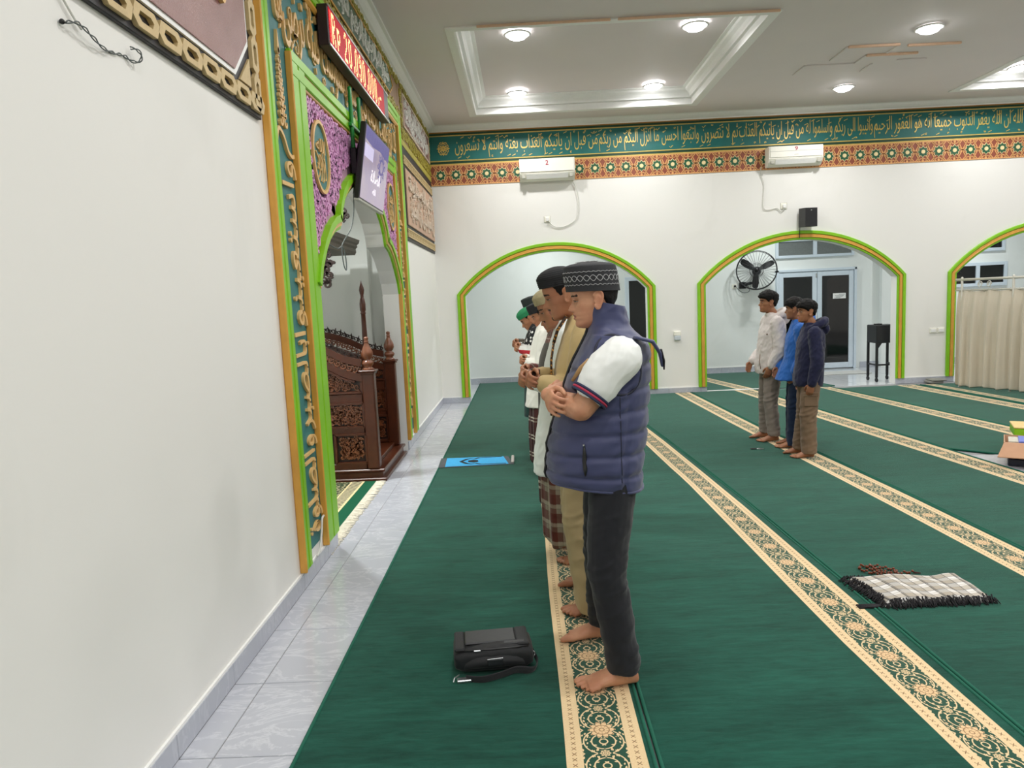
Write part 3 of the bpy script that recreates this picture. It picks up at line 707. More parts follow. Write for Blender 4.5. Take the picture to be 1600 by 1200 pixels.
mb = MB(); put_text(mb, shape_ar('من امن بالله واليوم الاخر'), 8.72, 10.8, 3.66, 3.98, .02, .034, onleft, .012, 2)
filigree(mb, lambda u, v, s: True, 8.7, 10.8, 3.68, 3.97, .035, 70, .013, .02, .03, onleft, rnd, .8); obj('lettering', mb, M['silver'], up)
lo = thing('lower_script_panel', 'beige relief calligraphy panel with chain border right of the niche frame', 'panel', (WX, 9.8, 2.9))
obj('backing', strip_box(MB(), 8.30, 11.09, 2.32, 3.46, 0, .012, .003), M['black'], lo)
obj('olive_strip', strip_box(MB(), 8.30, 11.09, 3.39, 3.46, .008, .02, .003), M['olive'], lo)
for v0, v1 in ((3.19, 3.29), (2.36, 2.46)):
    mb = MB()
    for v in (v0+.008, v1-.008): mb.ribbon([(8.45, v), (11.08, v)], .016, .012, .026, onleft)
    k = 8.45
    while k < 11.05:
        mb.prism([(k, v0+.02), (k+.045, v0+.02), (k+.06, (v0+v1)/2), (k+.045, v1-.02), (k, v1-.02), (k+.015, (v0+v1)/2)], .012, .026, onleft); k += .085
    obj('chain_border', mb, M['mdf'], lo)
obj('beige_field', strip_box(MB(), 8.50, 11.04, 2.50, 3.15, .012, .03, .006), M['beigep'], lo)
mb = MB(); put_text(mb, shape_ar('اقم الصلوة'), 8.62, 10.9, 2.82, 3.10, .03, .048, onleft, .012, 3); put_text(mb, shape_ar('ان الصلوة تنهى عن الفحشاء'), 8.62, 10.9, 2.55, 2.85, .03, .05, onleft, .012, 2)
filigree(mb, lambda u, v, s: True, 8.7, 10.85, 2.58, 3.05, .05, 60, .016, .03, .042, onleft, rnd, .9); obj('relief_lettering', mb, M['beiges'], lo)
# --- black plaque with gold chain at the top left
pq = thing('black_plaque', 'black plaque with gold chain border and glossy maroon field on the near left wall', 'panel', (WX, 2.8, 3.2))
P0, P1, PZ = 1.45, 3.768, 2.545
obj('backing', strip_box(MB(), P0, P1, PZ, 4.1, 0, .02, .003), M['black'], pq)
mf = [(1.75, 2.69), (3.42, 2.69), (3.60, 2.87), (3.60, 4.0), (1.75, 4.0)]
obj('white_edge', MB().prism([(1.72, 2.668), (3.435, 2.668), (3.625, 2.857), (3.625, 4.02), (1.72, 4.02)], .02, .030, onleft), M['white'], pq)
obj('maroon_field', MB().prism(mf, .03, .036, onleft), M['maroon'], pq)
mb = MB(); put_text(mb, shape_ar('محمد رسول الله'), 2.0, 3.34, 2.80, 3.35, .036, .056, onleft, .012, 6)
obj('gold_lettering', mb, M['script'], pq)
def link(u, v, a, b, rot=0):
    mb = MB(); H = lambda sc: [(sc_a*a*sc, sc_b*b*sc2) for sc_a, sc_b, sc2 in ()]
    out = [(-a, -b*.2), (-a*.62, -b), (a*.75, -b), (a, b*.2), (a*.62, b), (-a*.75, b)]; inn = [(x*.56, y*.44) for x, y in out]
    if rot: out = [(-y, x) for x, y in out]; inn = [(-y, x) for x, y in inn]
    n = 6; vs = []
    for h in (.02, .038): vs += [onleft(u+x, v+y, h) for x, y in out]+[onleft(u+x, v+y, h) for x, y in inn]
    fs = []
    for i in range(n):
        j = (i+1) % n; fs += [(12+i, 12+j, 18+j, 18+i), (i, j, 12+j, 12+i), (6+j, 6+i, 18+i, 18+j)]
    mb.add(vs, fs); return mb
k = 1.55
while k < 3.70: obj('chain_link', link(k, 2.607, .094, .040), M['mdf'], pq, fix=True); k += .178
k = 2.66
while k < 4.1: obj('chain_link', link(3.70, k, .094, .042, 1), M['mdf'], pq, fix=True); k += .178
obj('corner_fret', MB().add([], []).prism([(3.49, 2.665), (3.63, 2.665), (3.63, 2.80)], .02, .03, onleft), M['mdf'], pq)
# --- loose twisted wire, small nail
w = thing('wall_wire', 'loose twisted grey wire with looped end hanging on the bare left wall', 'wire', (WX, 2.35, 2.46))
pts = [(2.17, 2.437), (2.22, 2.452), (2.28, 2.440), (2.36, 2.430), (2.44, 2.440), (2.50, 2.452), (2.545, 2.445), (2.575, 2.46), (2.568, 2.485), (2.53, 2.485)]
S1 = spline(pts, 8); mb = MB()
for ph in (0, PI): mb.tube([onleft(u, v+.004*math.sin(i*.55+ph), .014+.012*math.sin(i*.13)+.004*math.cos(i*.55+ph)) for i, (u, v) in enumerate(S1)], .0022, 5)
obj('strand', mb, M['cable'], w, smooth=True)
obj('white_lead', MB().tube([onleft(u, v, .01) for u, v in spline([(2.12, 2.60), (2.16, 2.53), (2.22, 2.475), (2.26, 2.449)], 5)], .004, 6), M['wcable'], w, smooth=True)
obj('nail', MB().ball(onleft(2.168, 2.438, .008), .008, 6), M['dark'], w, smooth=True)
tag(obj('border_cable', MB().tube([onleft(u, v, .02) for u, v in spline([(4.10, .11), (4.16, .13), (4.22, .22), (4.25, .29), (4.29, .30)], 6)], .007, 6), M['wcable'], smooth=True), 'short white cable at the foot of the teal calligraphy border', 'cable')
# --- red running-text sign
sg = thing('led_sign', 'red running text sign in a dark case over the niche', 'sign', (.0, 6.05, 3.44))
SY0, SY1, SZ0, SZ1, SX = 4.97, 7.12, 3.315, 3.58, .065
obj('case', MB().bbox(WX+.03, SX, SY0, SY1, SZ0, SZ1, .006), mat('brown_black_case', '#33232a', .45), sg)
obj('silver_edge', MB().box(SX, SX+.006, SY0, SY1, SZ0, SZ0+.014).box(SX, SX+.006, SY0, SY1, SZ1-.014, SZ1), M['metal'], sg)
q = NT('red_led_face'); gp = q.sep(q.geo()); led = q.math('MULTIPLY', q.math('LESS_THAN', q.math('FRACT', q.math('MULTIPLY', gp[1], 60)), .55), q.math('LESS_THAN', q.math('FRACT', q.math('MULTIPLY', gp[2], 60)), .55))
q.base(C('#2a0508'), .5, 0, .1); q.put(q.b.inputs['Emission Color'], C('#dc1028')); q.put(q.b.inputs['Emission Strength'], q.mapr(led, 0, 1, .5, 1.0))
obj('red_face', MB().box(SX, SX+.003, SY0+.02, SY1-.22, SZ0+.014, SZ1-.014), q.mat, sg)
FONT48 = {'R': '11101001100111101100101010011001', 'p': '00000000111010011001111010001000', '2': '01101001000100010010010010001111', '0': '01101001100110011001100110010110', '9': '01101001100101110001000110010110', '.': '0'*24+'01000100', ',': '0'*20+'010001001000', '-': '0'*16+'1110'+'0'*12, ' ': '0'*32}
AMB = emit('amber_led', '#ffc488', 1.7); cx_ = 0
TXT = 'Rp 20.090.000,-'; cw = 1.80/84; rh = .205/8
for ch in TXT:
    bits = FONT48[ch]; mb = MB()
    for r_ in range(8):
        for c_ in range(4):
            if bits[r_*4+c_] == '1':
                y = SY0+.085+(cx_+c_)*cw; z = SZ1-.030-r_*rh; mb.box(SX+.003, SX+.005, y, y+cw*.7, z-rh*.88, z)
    if mb.v: obj('digit', mb, AMB, sg)
    cx_ += {'.': 3.4, ' ': 3.4, ',': 4}.get(ch, 6.2)
mb = MB()
for c_ in range(2):
    for r_ in range(8): mb.box(SX+.003, SX+.006, SY0+.03+c_*.022, SY0+.045+c_*.022, SZ1-.03-r_*rh-rh*.8, SZ1-.03-r_*rh)
obj('digit_column', mb, emit('amber_led_dim', '#e8403a', 1.2), sg)
# --- television on green hanger poles
tv = thing('television', 'flat television with violet screen hanging in front of the niche arch', 'television', (.1, 6.09, 2.4))
ang = math.radians(9.7); TM = Matrix.Translation((.05, 6.09, 2.395)) @ Matrix.Rotation(ang, 4, 'Y')
def tvp(mb): return mb.xf(TM)
obj('case', tvp(MB().bbox(-.045, 0, -.485, .485, 0, .585, .008)), M['dark'], tv)
obj('back_bulge', tvp(MB().bbox(-.085, -.04, -.36, .36, .04, .45, .012)), M['dark'], tv)
obj('bottom_edge', tvp(MB().bbox(-.04, .002, -.485, .485, -.006, .012, .003)), M['greyplastic'], tv)
q = NT('violet_screen'); o_ = q.sep(q.geo()); f = q.mapr(o_[2], 2.42, 2.98); c = q.mix(f, C('#bda9c9'), C('#8f86b5')); c = q.mix(q.mapr(q.noise(q.geo(), 5, 3), .4, .7), c, C('#c3b2c4'))
q.base(C('#14121a'), .2); q.put(q.b.inputs['Emission Color'], c); q.b.inputs['Emission Strength'].default_value = .62; SCR = q.mat
obj('screen', tvp(MB().box(0, .002, -.468, .468, .022, .568)), SCR, tv)
e1, e2, e3 = emit('screen_indigo', '#56508c', .5), emit('screen_pale', '#b9b2d2', .62), emit('screen_white', '#ece6ee', .75)
obj('screen_banner', tvp(MB().prism([(-.46, .47), (-.2, .45), (.1, .47), (.46, .44), (.46, .565), (-.46, .565)], .002, .0026, lambda a, b, h: (h, a, b))), e1, tv)
obj('screen_tile', tvp(MB().box(.002, .003, -.45, -.14, .34, .44)), e2, tv)
mb = MB()
for k in range(10): curl(mb, -.40+.09*k, .52, .03, k, 1, .01, .0026, .003, lambda a, b, h: (h, a, b), 1)
for k in range(8):
    a_ = k*PI/4; curl(mb, .21+.12*math.cos(a_), .36+.09*math.sin(a_), .035, a_, 1, .012, .002, .003, lambda a, b, h: (h, a, b), 1)
mb.ribbon([(.21+.07*math.cos(k*PI/8), .36+.06*math.sin(k*PI/8)) for k in range(17)], .02, .002, .003, lambda a, b, h: (h, a, b)); obj('screen_ornament', tvp(mb), e1, tv)
mb = MB(); put_text(mb, shape_ar('الصلاة'), -.16, .2, .19, .29, .002, .003, lambda a, b, h: (h, a, b), .01); put_text(mb, shape_ar('الله'), -.05, .07, .10, .15, .002, .003, lambda a, b, h: (h, a, b), .01); obj('screen_lettering', tvp(mb), e3, tv)
hang = thing('television_hanger', 'pair of green painted poles carrying the television from the lintel', 'bracket', (.0, 5.95, 2.6))
gp_m = mat('green_pole_paint', '#1f8a3a', .35)
for y in (5.72, 6.02): obj('pole', MB().tube([(WX+.05, y, 3.25), (WX+.05, y, 2.72)], .016, 10, round_=True), gp_m, hang, smooth=True)
obj('crossbar', MB().bbox(WX+.036, WX+.064, 5.66, 6.4, 2.96, 2.985, .004), gp_m, hang)
obj('mount_arm', MB().bbox(WX+.03, .04, 5.68, 5.76, 2.60, 2.80, .006).bbox(WX+.03, .03, 6.0, 6.5, 2.6, 2.66, .006), M['dark'], hang)
tc = thing('television_cable', 'thin grey cable looping down from the television into the niche', 'cable', (-.05, 5.7, 2.3))
pts = spline([(.0, 5.66, 2.45), (-.01, 5.66, 2.30), (-.03, 5.62, 2.18), (-.06, 5.50, 2.08), (-.07, 5.45, 2.02), (-.07, 5.47, 1.90), (-.07, 5.54, 1.86), (-.07, 5.55, 1.95), (-.07, 5.47, 2.03), (-.08, 5.36, 2.01), (-.1, 5.22, 2.03), (-.12, 5.1, 2.06)], 7)
obj('lead', MB().tube(pts, .0045, 6), M['cable'], tc, smooth=True)
obj('thin_lead', MB().tube(spline([(-.12, 5.42, 2.55), (-.10, 5.46, 2.42), (-.12, 5.43, 2.34), (-.10, 5.45, 2.26), (-.12, 5.36, 2.20)], 6), .0028, 5), M['cable'], tc, smooth=True)
# ---------------------------------------------------------------- carved pulpit in the niche
mi = thing('minbar', 'carved brown wooden pulpit with pierced panels and turned finials inside the niche', 'pulpit', (-.6, 6.9, 0))
rnd = random.Random(5)
YN, YF, XB, XF = 6.35, 7.40, -1.25, -.075      # near side, far side, back, front
obj('plinth', MB().bbox(XB, -.055, YN-.03, YF+.03, 0, .085, .006).bbox(XB, -.035, YN-.05, YF+.05, .085, .112, .008).bbox(XB, -.02, YN-.06, YF+.06, 0, .03, .006), M['wood'], mi)
obj('step', MB().bbox(XB, -.13, YN+.06, YF-.06, .112, .15, .004).bbox(XB, -.55, YN+.06, YF-.06, .15, .36, .006).bbox(XB, -.85, YN+.06, YF-.06, .36, .58, .006), M['wood'], mi)
FIN = [(.001, 0), (.058, 0), (.060, .012), (.045, .020), (.040, .032), (.058, .048), (.062, .066), (.050, .082), (.030, .092), (.046, .105), (.060, .135), (.058, .165), (.040, .20), (.026, .225), (.020, .245), (.026, .252), (.020, .258), (.019, .268), (.024, .280), (.020, .294), (.001, .300)]
for y in (YN, YF):
    pm = MB().bbox(-.19, -.08, y-.05 if y < 7 else y-.055, y+.055 if y < 7 else y+.05, .112, .985, .012)
    obj('post', pm, M['wood'], mi)
    obj('post_cap', MB().bbox(-.2, -.07, y-.065, y+.065, .975, .992, .004).bbox(-.21, -.06, y-.075, y+.075, .992, 1.012, .006), M['wood'], mi)
    obj('finial', MB().lathe([(r*.85, z+1.01) for r, z in FIN], 20, (-.135, y, 0), flute=(.05, 10)), M['woodr'], mi, smooth=True)
def rail_z(x): return smooth_interp([(-1.25, 1.20), (-.95, 1.19), (-.72, 1.15), (-.51, 1.075), (-.35, .99), (-.2, .945)], x)
def side(y, face):
    on = lambda u, v, h: (u, y+face*h, v)
    mb = MB(); frame = M['wood']
    X = [XB+1.06*i/16 for i in range(17)]
    # solid frame: stiles, rails and a curved top rail
    for a, b, c, d in ((-.205, -.18, .112, .95), (-.55, -.50, .112, .45), (XB, -.18, .112, .165), (XB, -.18, .44, .495), (XB, -.18, .72, .80), (XB, XB+.06, .112, 1.15)):
        q0, q1 = sorted((y, y+face*.032)); mb.bbox(a, b, q0, q1, c, d, .004)
    sec = lambda x, lo, hi, h0, h1: [on(x, rail_z(x)+lo, h0), on(x, rail_z(x)+hi, h0), on(x, rail_z(x)+hi, h1), on(x, rail_z(x)+lo, h1)]
    mb.loft([sec(x, -.035, .03, 0, .038) for x in X], True); mb.loft([sec(x, .10, .165, 0, .034) for x in X], True)
    obj('side_frame', mb, frame, mi, fix=True)
    bk = MB()
    for a, b, c, d in ((-.50, -.19, .165, .44), (XB, -.55, .165, .44), (XB, -.19, .495, .72)): q0, q1 = sorted((y, y+face*.006)); bk.box(a, b, q0, q1, c, d)
    bk.loft([[on(x, .80, 0), on(x, rail_z(x)-.03, 0), on(x, rail_z(x)-.03, .006), on(x, .80, .006)] for x in X], True)
    obj('panel_backing', bk, M['woodd'], mi, fix=True)
    md = MB()                                         # mouldings round the panels
    for a, b, c, d in ((-.47, -.19, .17, .435), (-1.1, -.60, .17, .435), (-1.1, -.195, .50, .715)):
        rc = [(a, c), (b, c), (b, d), (a, d)]
        for p, q_ in zip(rc, rc[1:]+rc[:1]): md.ribbon([p, q_], .022, .004, .042, on)
    md.ribbon([(-.2, .815), (-.2, .905)], .02, .004, .04, on); md.ribbon([(-1.15, .815), (-.2, .815)], .02, .004, .04, on); md.ribbon([(x, rail_z(x)-.05) for x in X if x < -.2], .018, .004, .04, on)
    obj('panel_moulding', md, M['wood'], mi)
    cv = MB()
    filigree(cv, lambda u, v, s: -.44+s < u < -.22-s and .20+s < v < .405-s, -.44, -.22, .2, .41, .022, 60, .011, .006, .022, on, rnd, .6)
    filigree(cv, lambda u, v, s: True, -.43, -.23, .21, .40, .014, 60, .008, .006, .016, on, rnd, .55)
    obj('square_carving', cv, M['woodr'], mi)
    cv = MB(); filigree(cv, lambda u, v, s: .52+s*.7 < v < .70-s*.7 and -.9 < u < -.215-s*.7, -.9, -.21, .52, .70, .024, 110, .011, .006, .024, on, rnd, .6)
    filigree(cv, lambda u, v, s: True, -.9, -.225, .525, .695, .014, 120, .008, .006, .016, on, rnd, .55)
    obj('middle_carving', cv, M['woodr'], mi)
    cv = MB(); filigree(cv, lambda u, v, s: .83+s*.7 < v < rail_z(u)-.06-s*.7 and -.9 < u < -.215-s, -.9, -.21, .82, 1.15, .022, 110, .010, .006, .022, on, rnd, .6)
    obj('upper_carving', cv, M['woodr'], mi)
    cv = MB(); x = -1.1
    while x < -.22:
        curl(cv, x, rail_z(x)+.064, .028, x*9, 1, .012, .006, .024, on, 1.2); curl(cv, x+.03, rail_z(x)+.07, .02, x*7+2, -1, .010, .006, .022, on, 1.1)
        leaf(cv, x+.02, rail_z(x)+.045, .04, 1+x, .014, .006, .022, on); x += .05
    obj('pierced_rail', cv, M['woodr'], mi)
    cr = MB(); x = -1.05
    while x < -.19:
        z = rail_z(x)+.165; curl(cr, x, z+.022, .026, -PI/2, 1, .011, .006, .024, on, 1.15); curl(cr, x+.035, z+.014, .017, -PI/2, -1, .010, .006, .024, on, 1.1)
        leaf(cr, x+.018, z, .062, PI/2+.3*math.sin(x*30), .016, .006, .022, on); x += .058
    obj('crest', cr, M['woodd'], mi)
side(YN, -1); side(YF, -1)
# pierced inner panels seen through the opening
obj('inner_rail', MB().bbox(-.62, -.55, YN+.05, YF-.05, .58, .64, .004), M['wood'], mi)
# tall turned column at the back of the pulpit
COLP = [(.001, .95), (.030, .95), (.034, 1.0), (.028, 1.1), (.024, 1.4), (.022, 1.50), (.029, 1.51), (.022, 1.522), (.029, 1.54), (.030, 1.60), (.022, 1.65), (.016, 1.66), (.016, 1.69), (.020, 1.70), (.026, 1.735), (.020, 1.765), (.008, 1.80), (.001, 1.83)]
obj('tall_column', MB().lathe(COLP, 16, (-.30, 7.05, 0)).lathe([(.03, .5), (.03, .96)], 12, (-.30, 7.05, 0)), M['wood'], mi, smooth=True)
# canopy bracket with its weathered crown, partly behind the frame
on = lambda u, v, h: (u, 6.42-h, v)
cv = MB(); filigree(cv, lambda u, v, s: u < -.40-.25*abs(v-1.98)**1.2 - s*.5, -.62, -.38, 1.78, 2.11, .032, 60, .016, 0, .03, on, rnd, .62)
cv.ribbon([(-.60, 2.12), (-.60, 1.70)], .02, 0, .03, on); obj('canopy_bracket', cv, M['woodd'], mi)
obj('canopy_post', MB().bbox(-.63, -.59, 6.38, 6.42, .9, 2.1, .006), M['woodd'], mi)
cr = MB(); prof = [(.10, 2.10), (.13, 2.13), (.12, 2.16), (.16, 2.18), (.15, 2.20), (.19, 2.215), (.21, 2.25)]
rings = []
for o_, z in prof:
    x1 = -.46+o_*.45; y0 = 6.43-o_*.5; rings.append([(-1.25, y0, z), (x1, y0, z), (x1, 7.35+o_*.3, z), (-1.25, 7.35+o_*.3, z)])
cr.loft(rings, True); obj('canopy_crown', cr, M['crown'], mi, fix=True)
tp = MB(); filigree(tp, lambda u, v, s: v < 2.55-.8*abs(u+.42), -.62, -.25, 2.36, 2.56, .03, 24, .018, 0, .03, lambda u, v, h: (u, 6.44-h, v), rnd, .6); tp.prism([(-.5, 2.30), (-.32, 2.36), (-.30, 2.5), (-.4, 2.58), (-.62, 2.58), (-.7, 2.3)], -.02, .0, lambda u, v, h: (u, 6.44-h, v)); obj('canopy_crest', tp, M['woodd'], mi, fix=True)
# --- prayer rug with fringe in the niche
rug = thing('niche_rug', 'dark green and gold woven rug with cream fringe lying in the niche', 'rug', (-.75, 5.4, .003))
RG = (-1.35, -.10, 4.42, 6.27)
q = NT('woven_rug'); g = q.sep(q.geo()); mul = lambda a, b: q.math('MULTIPLY', a, b)
dx = q.math('SUBTRACT', RG[1]-.03, g[0]); v = q.voronoi(q.geo(), 38, 'F1'); v2 = q.voronoi(q.geo(), 70, 'DISTANCE_TO_EDGE')
pat = q.math('LESS_THAN', v, .36); c = q.mix(pat, C('#20382a'), C('#c9bd9a')); c = q.mix(q.math('LESS_THAN', v2, .05), c, C('#7d7c5a'))
med = q.math('LESS_THAN', q.math('ADD', q.math('ABSOLUTE', q.math('MULTIPLY', q.math('SUBTRACT', g[1], 5.35), .8)), q.math('ABSOLUTE', q.math('SUBTRACT', g[0], -.62))), .42)
c = q.mix(med, c, q.mix(q.noise(q.geo(), 40, 3), C('#cdb378'), C('#a98a4e')))
b1 = mul(q.math('GREATER_THAN', dx, .10), q.math('LESS_THAN', dx, .20)); zig = q.math('LESS_THAN', q.math('FRACT', q.math('ADD', mul(g[1], 22), mul(dx, 14))), .5)
c = q.mix(b1, c, q.mix(zig, C('#1d211a'), C('#d9cda8')))
c = q.mix(q.math('LESS_THAN', dx, .10), c, C('#1f5a40')); c = q.mix(mul(q.math('GREATER_THAN', dx, .085), q.math('LESS_THAN', dx, .105)), c, C('#e0cfa0')); c = q.mix(mul(q.math('GREATER_THAN', dx, .195), q.math('LESS_THAN', dx, .21)), c, C('#e0cfa0'))
q.base(c, .9, 0, .1); M['rug'] = q.mat
obj('pile', MB().bbox(RG[0], RG[1]-.01, RG[2], RG[3], .001, .012, .004), M['rug'], rug)
mb = MB(); y = RG[2]
while y < RG[3]:
    L_ = random.uniform(.055, .085); dy = random.uniform(-.03, .03); z = random.uniform(.004, .009)
    mb.tube([(RG[1]-.015, y, .007), (RG[1]+L_*.5, y+dy*.4, z), (RG[1]+L_, y+dy, .003)], [.0045, .004, .0028], 5); y += .0085
o = obj('fringe', mb, mat('cream_fringe', '#e6dfcd', .9, var=.08), rug, smooth=True); o['kind'] = 'stuff'
# ---------------------------------------------------------------- back wall: frieze, arch trims, fittings
rnd = random.Random(21)
fz = thing('calligraphy_frieze', 'green and gold painted calligraphy frieze under the cornice of the back wall', 'frieze', (4.4, WY, 3.9))
def bstrip(nm, v0, v1, h, mt, b=.002, u1=HX): return obj(nm, MB().bbox(WX, u1, WY-h, WY, v0, v1, b), M[mt], fz)
bstrip('top_gold_line', 4.105, 4.125, .012, 'line'); bstrip('top_green_line', 4.072, 4.105, .006, 'dkgreen'); bstrip('gold_line', 4.058, 4.072, .010, 'scriptgold')
bstrip('green_field', 3.705, 4.058, .005, 'tealband'); bstrip('gold_line', 3.690, 3.705, .010, 'scriptgold'); bstrip('green_line', 3.655, 3.690, .006, 'dkgreen'); bstrip('gold_line', 3.638, 3.655, .010, 'scriptgold')
AY = ['مة الله ان الله يغفر الذنوب جميعا انه هو الغفور الرحيم', 'وانيبوا الى ربكم واسلموا له من قبل ان ياتيكم العذاب', 'ثم لا تنصرون واتبعوا احسن ما انزل اليكم من ربكم', 'من قبل ان ياتيكم العذاب بغتة وانتم لا تشعرون']
mb = MB(); xs_ = [8.97, 6.62, 4.62, 2.52, .35]
for t_, a, b in zip(AY, xs_[1:], xs_): put_text(mb, shape_ar(t_), a+.01, b-.01, 3.725, 4.035, .005, .011, onback, -.004, 3)
x = .4
while x < 8.95:                                            # vowel strokes and small leaves between the letters
    r = rnd.random(); z = rnd.choice((4.01, 4.02, 3.995, 3.96, 3.725, 3.73)); 
    if r < .4: mb.ribbon([(x, z), (x+.05, z+.022)], .009, .005, .012, onback)
    elif r < .6: mb.ribbon([(x, z+.02), (x+.02, z), (x+.04, z+.025), (x+.055, z+.03)], .009, .005, .012, onback)
    elif r < .8: curl(mb, x+.02, z+.01, .016, r*20, 1, .008, .005, .012, onback, .9)
    x += rnd.uniform(.035, .075)
obj('gold_script', mb, M['scriptgold'], fz)
mb = MB(); c_ = (.185, 3.88)
for k in range(4):
    a = k*PI/2
    for sg in (-1, 1):
        u, v = .055*math.cos(a)-sg*.03*math.sin(a), .068*math.sin(a)+sg*.03*math.cos(a); curl(mb, c_[0]+u, c_[1]+v, .026, a+sg*PI/2, -sg, .010, .005, .013, onback, 1.1)
    leaf(mb, c_[0]+.004*math.cos(a), c_[1]+.004*math.sin(a), .055, a, .030, .005, .013, onback); leaf(mb, c_[0]+.055*math.cos(a), c_[1]+.062*math.sin(a), .045, a, .024, .005, .013, onback); leaf(mb, c_[0]+.01*math.cos(a+PI/4), c_[1]+.01*math.sin(a+PI/4), .06, a+PI/4, .022, .005, .013, onback)
obj('gold_flower', mb, M['scriptgold'], fz)
# star border
gm_ = mat('brick_red_ground', '#8e4a36', .5, var=.1); rb = mat('orange_lattice_paint', '#e0a76b', .5, var=.06); sg_ = mat('star_green_paint', '#22583a', .5); cr_ = mat('star_cream_paint', '#eed9a4', .5)
B0, B1 = 3.335, 3.638; obj('red_ground', MB().box(WX, HX, WY-.004, WY, B0, B1), gm_, fz)
mb = MB(); P = .2335; zc = (B0+B1)/2; k = 0
for v in (B0+.006, B1-.006): mb.ribbon([(WX, v), (9.2, v)], .012, .004, .010, onback)
while k*P < 9.1:
    x = .123+k*P; hP = P/2
    for sg in (-1, 1):
        mb.ribbon([(x-hP, zc+sg*.15), (x-hP+.075, zc+sg*.06), (x-hP, zc), (x-hP-.075, zc+sg*.06), (x-hP, zc+sg*.15)], .013, .004, .009, onback)
        mb.ribbon([(x-hP, zc), (x-.04, zc+sg*.145)], .013, .004, .009, onback); mb.ribbon([(x+hP, zc), (x+.04, zc+sg*.145)], .013, .004, .009, onback)
        mb.ribbon([(x-.09, zc+sg*.145), (x-.03, zc+sg*.10), (x+.03, zc+sg*.10), (x+.09, zc+sg*.145)], .011, .004, .009, onback)
        mb.prism([(x, zc+sg*.15), (x+.02, zc+sg*.125), (x, zc+sg*.105), (x-.02, zc+sg*.125)], .004, .009, onback)
    k += 1
obj('orange_lattice', mb, rb, fz)
st = [((.078 if i % 2 == 0 else .056)*math.cos(PI*i/8), (.078 if i % 2 == 0 else .056)*math.sin(PI*i/8)) for i in range(16)]
st2 = [(a*1.16, b*1.16) for a, b in st]; cc = [(.030*math.cos(2*PI*i/12), .030*math.sin(2*PI*i/12)) for i in range(12)]
lm = lambda u, v, h: (u, -h, v)
sm = MB().prism(st2, .004, .010, lm, 0).prism(st, .010, .014, lm, 1).prism(cc, .014, .018, lm, 0); smesh = sm.mesh('star', [cr_, sg_])
for k in range(39):
    o = obj('star', smesh, None, fz); o.location = (.123+k*P-fz.location.x, 0, zc-fz.location.z)
# arch trims: lime, gold, lime
def arch_trim(x0, x1, label, group='lime and gold arch trims'):
    t = thing('arch_trim', label, 'trim', ((x0+x1)/2, WY, .1), group)
    L0 = lambda o: [(x0-o, .088)]+[(a, b) for a, b in arch_arc(x0-o, x1+o, 1.66+o*.22, 2.28+o*1.05)]+[(x1+o, .088)]
    for nm, a, b, hh, mt in (('outer_lime_band', .082, .128, .034, 'lime'), ('brown_line', .074, .084, .018, 'line'), ('gold_band', .034, .076, .030, 'goldp'), ('gold_bead', .030, .044, .036, 'goldp'), ('inner_lime_band', -.001, .032, .022, 'lime')):
        mb = MB(); A, B_ = L0(a), L0(b); ch = min(.006, (b-a)*.3)
        A2, B2 = L0(a+ch), L0(b-ch)
        mb.loft([[onback(*p, 0), onback(*p, hh-ch), onback(*p2, hh), onback(*q2, hh), onback(*q_, hh-ch), onback(*q_, 0)] for p, p2, q2, q_ in zip(A, A2, B2, B_)], True)
        obj(nm, mb, M[mt], t, fix=True)
    return t
arch_trim(*ARCHES[0], 'lime and gold trim of the round arch behind the line of worshippers')
arch_trim(*ARCHES[1], 'lime and gold trim of the arch framing the fan and glass doors')
arch_trim(*ARCHES[2], 'lime and gold trim of the arch closed by the cream curtain')
# wall-mounted air conditioners
def aircon(x0, x1, z0, z1, num, label, two):
    a = thing('air_conditioner', label, 'air conditioner', ((x0+x1)/2, WY, z0), 'split air conditioners on the back wall')
    on = lambda u, v, h: (u, WY-h, v)
    H_ = z1-z0; pr = [(0, 0), (.10, .0), (.155, .05), (.185, .10), (.185, H_-.02), (.17, H_), (0, H_)]
    b = MB(); b.loft([[(x, WY-.005-p[0], z0+p[1]) for p in pr] for x in (x0, x0+.02, x1-.02, x1)], True); obj('body', b, M['plastic'], a, fix=True)
    obj('front_panel', MB().bbox(x0+.012, x1-.012, WY-.200, WY-.188, z0+.115, z1-.006, .005), M['plastic'], a)
    obj('louvre', MB().add([(x0+.10, WY-.188, z0+.088), (x1-.10, WY-.188, z0+.088), (x1-.10, WY-.150, z0+.022), (x0+.10, WY-.150, z0+.022), (x0+.10, WY-.180, z0+.092), (x1-.10, WY-.180, z0+.092), (x1-.10, WY-.142, z0+.026), (x0+.10, WY-.142, z0+.026)], [(0, 1, 2, 3), (7, 6, 5, 4), (0, 4, 5, 1), (1, 5, 6, 2), (2, 6, 7, 3), (3, 7, 4, 0)]), M['white'], a, fix=True)
    for xa in (x0+.03, x1-.08): obj('end_cap', MB().bbox(xa, xa+.05, WY-.182, WY-.14, z0+.03, z0+.085, .006), M['greyplastic'], a)
    obj('seam', MB().box(x0+.012, x1-.012, WY-.2008, WY-.199, z0+(.2 if two else .118), z0+(.206 if two else .122)), M['greyplastic'], a)
    n = MB(); put_text(n, num, (x0+x1)/2-.022, (x0+x1)/2+.022, z1-(.10 if not two else .075), z1-(.03 if not two else .015), .2, .2025, onback, .02); obj('number', n, mat('crimson_print', '#a8304f', .5), a)
    if two: obj('badge', MB().box((x0+x1)/2-.03, (x0+x1)/2+.03, WY-.2015, WY-.2, z0+.145, z0+.152), M['greyplastic'], a)
    return a
aircon(1.318, 2.14, 3.325, 3.635, '2', 'white air conditioner numbered 2 on the frieze above the first arch', False)
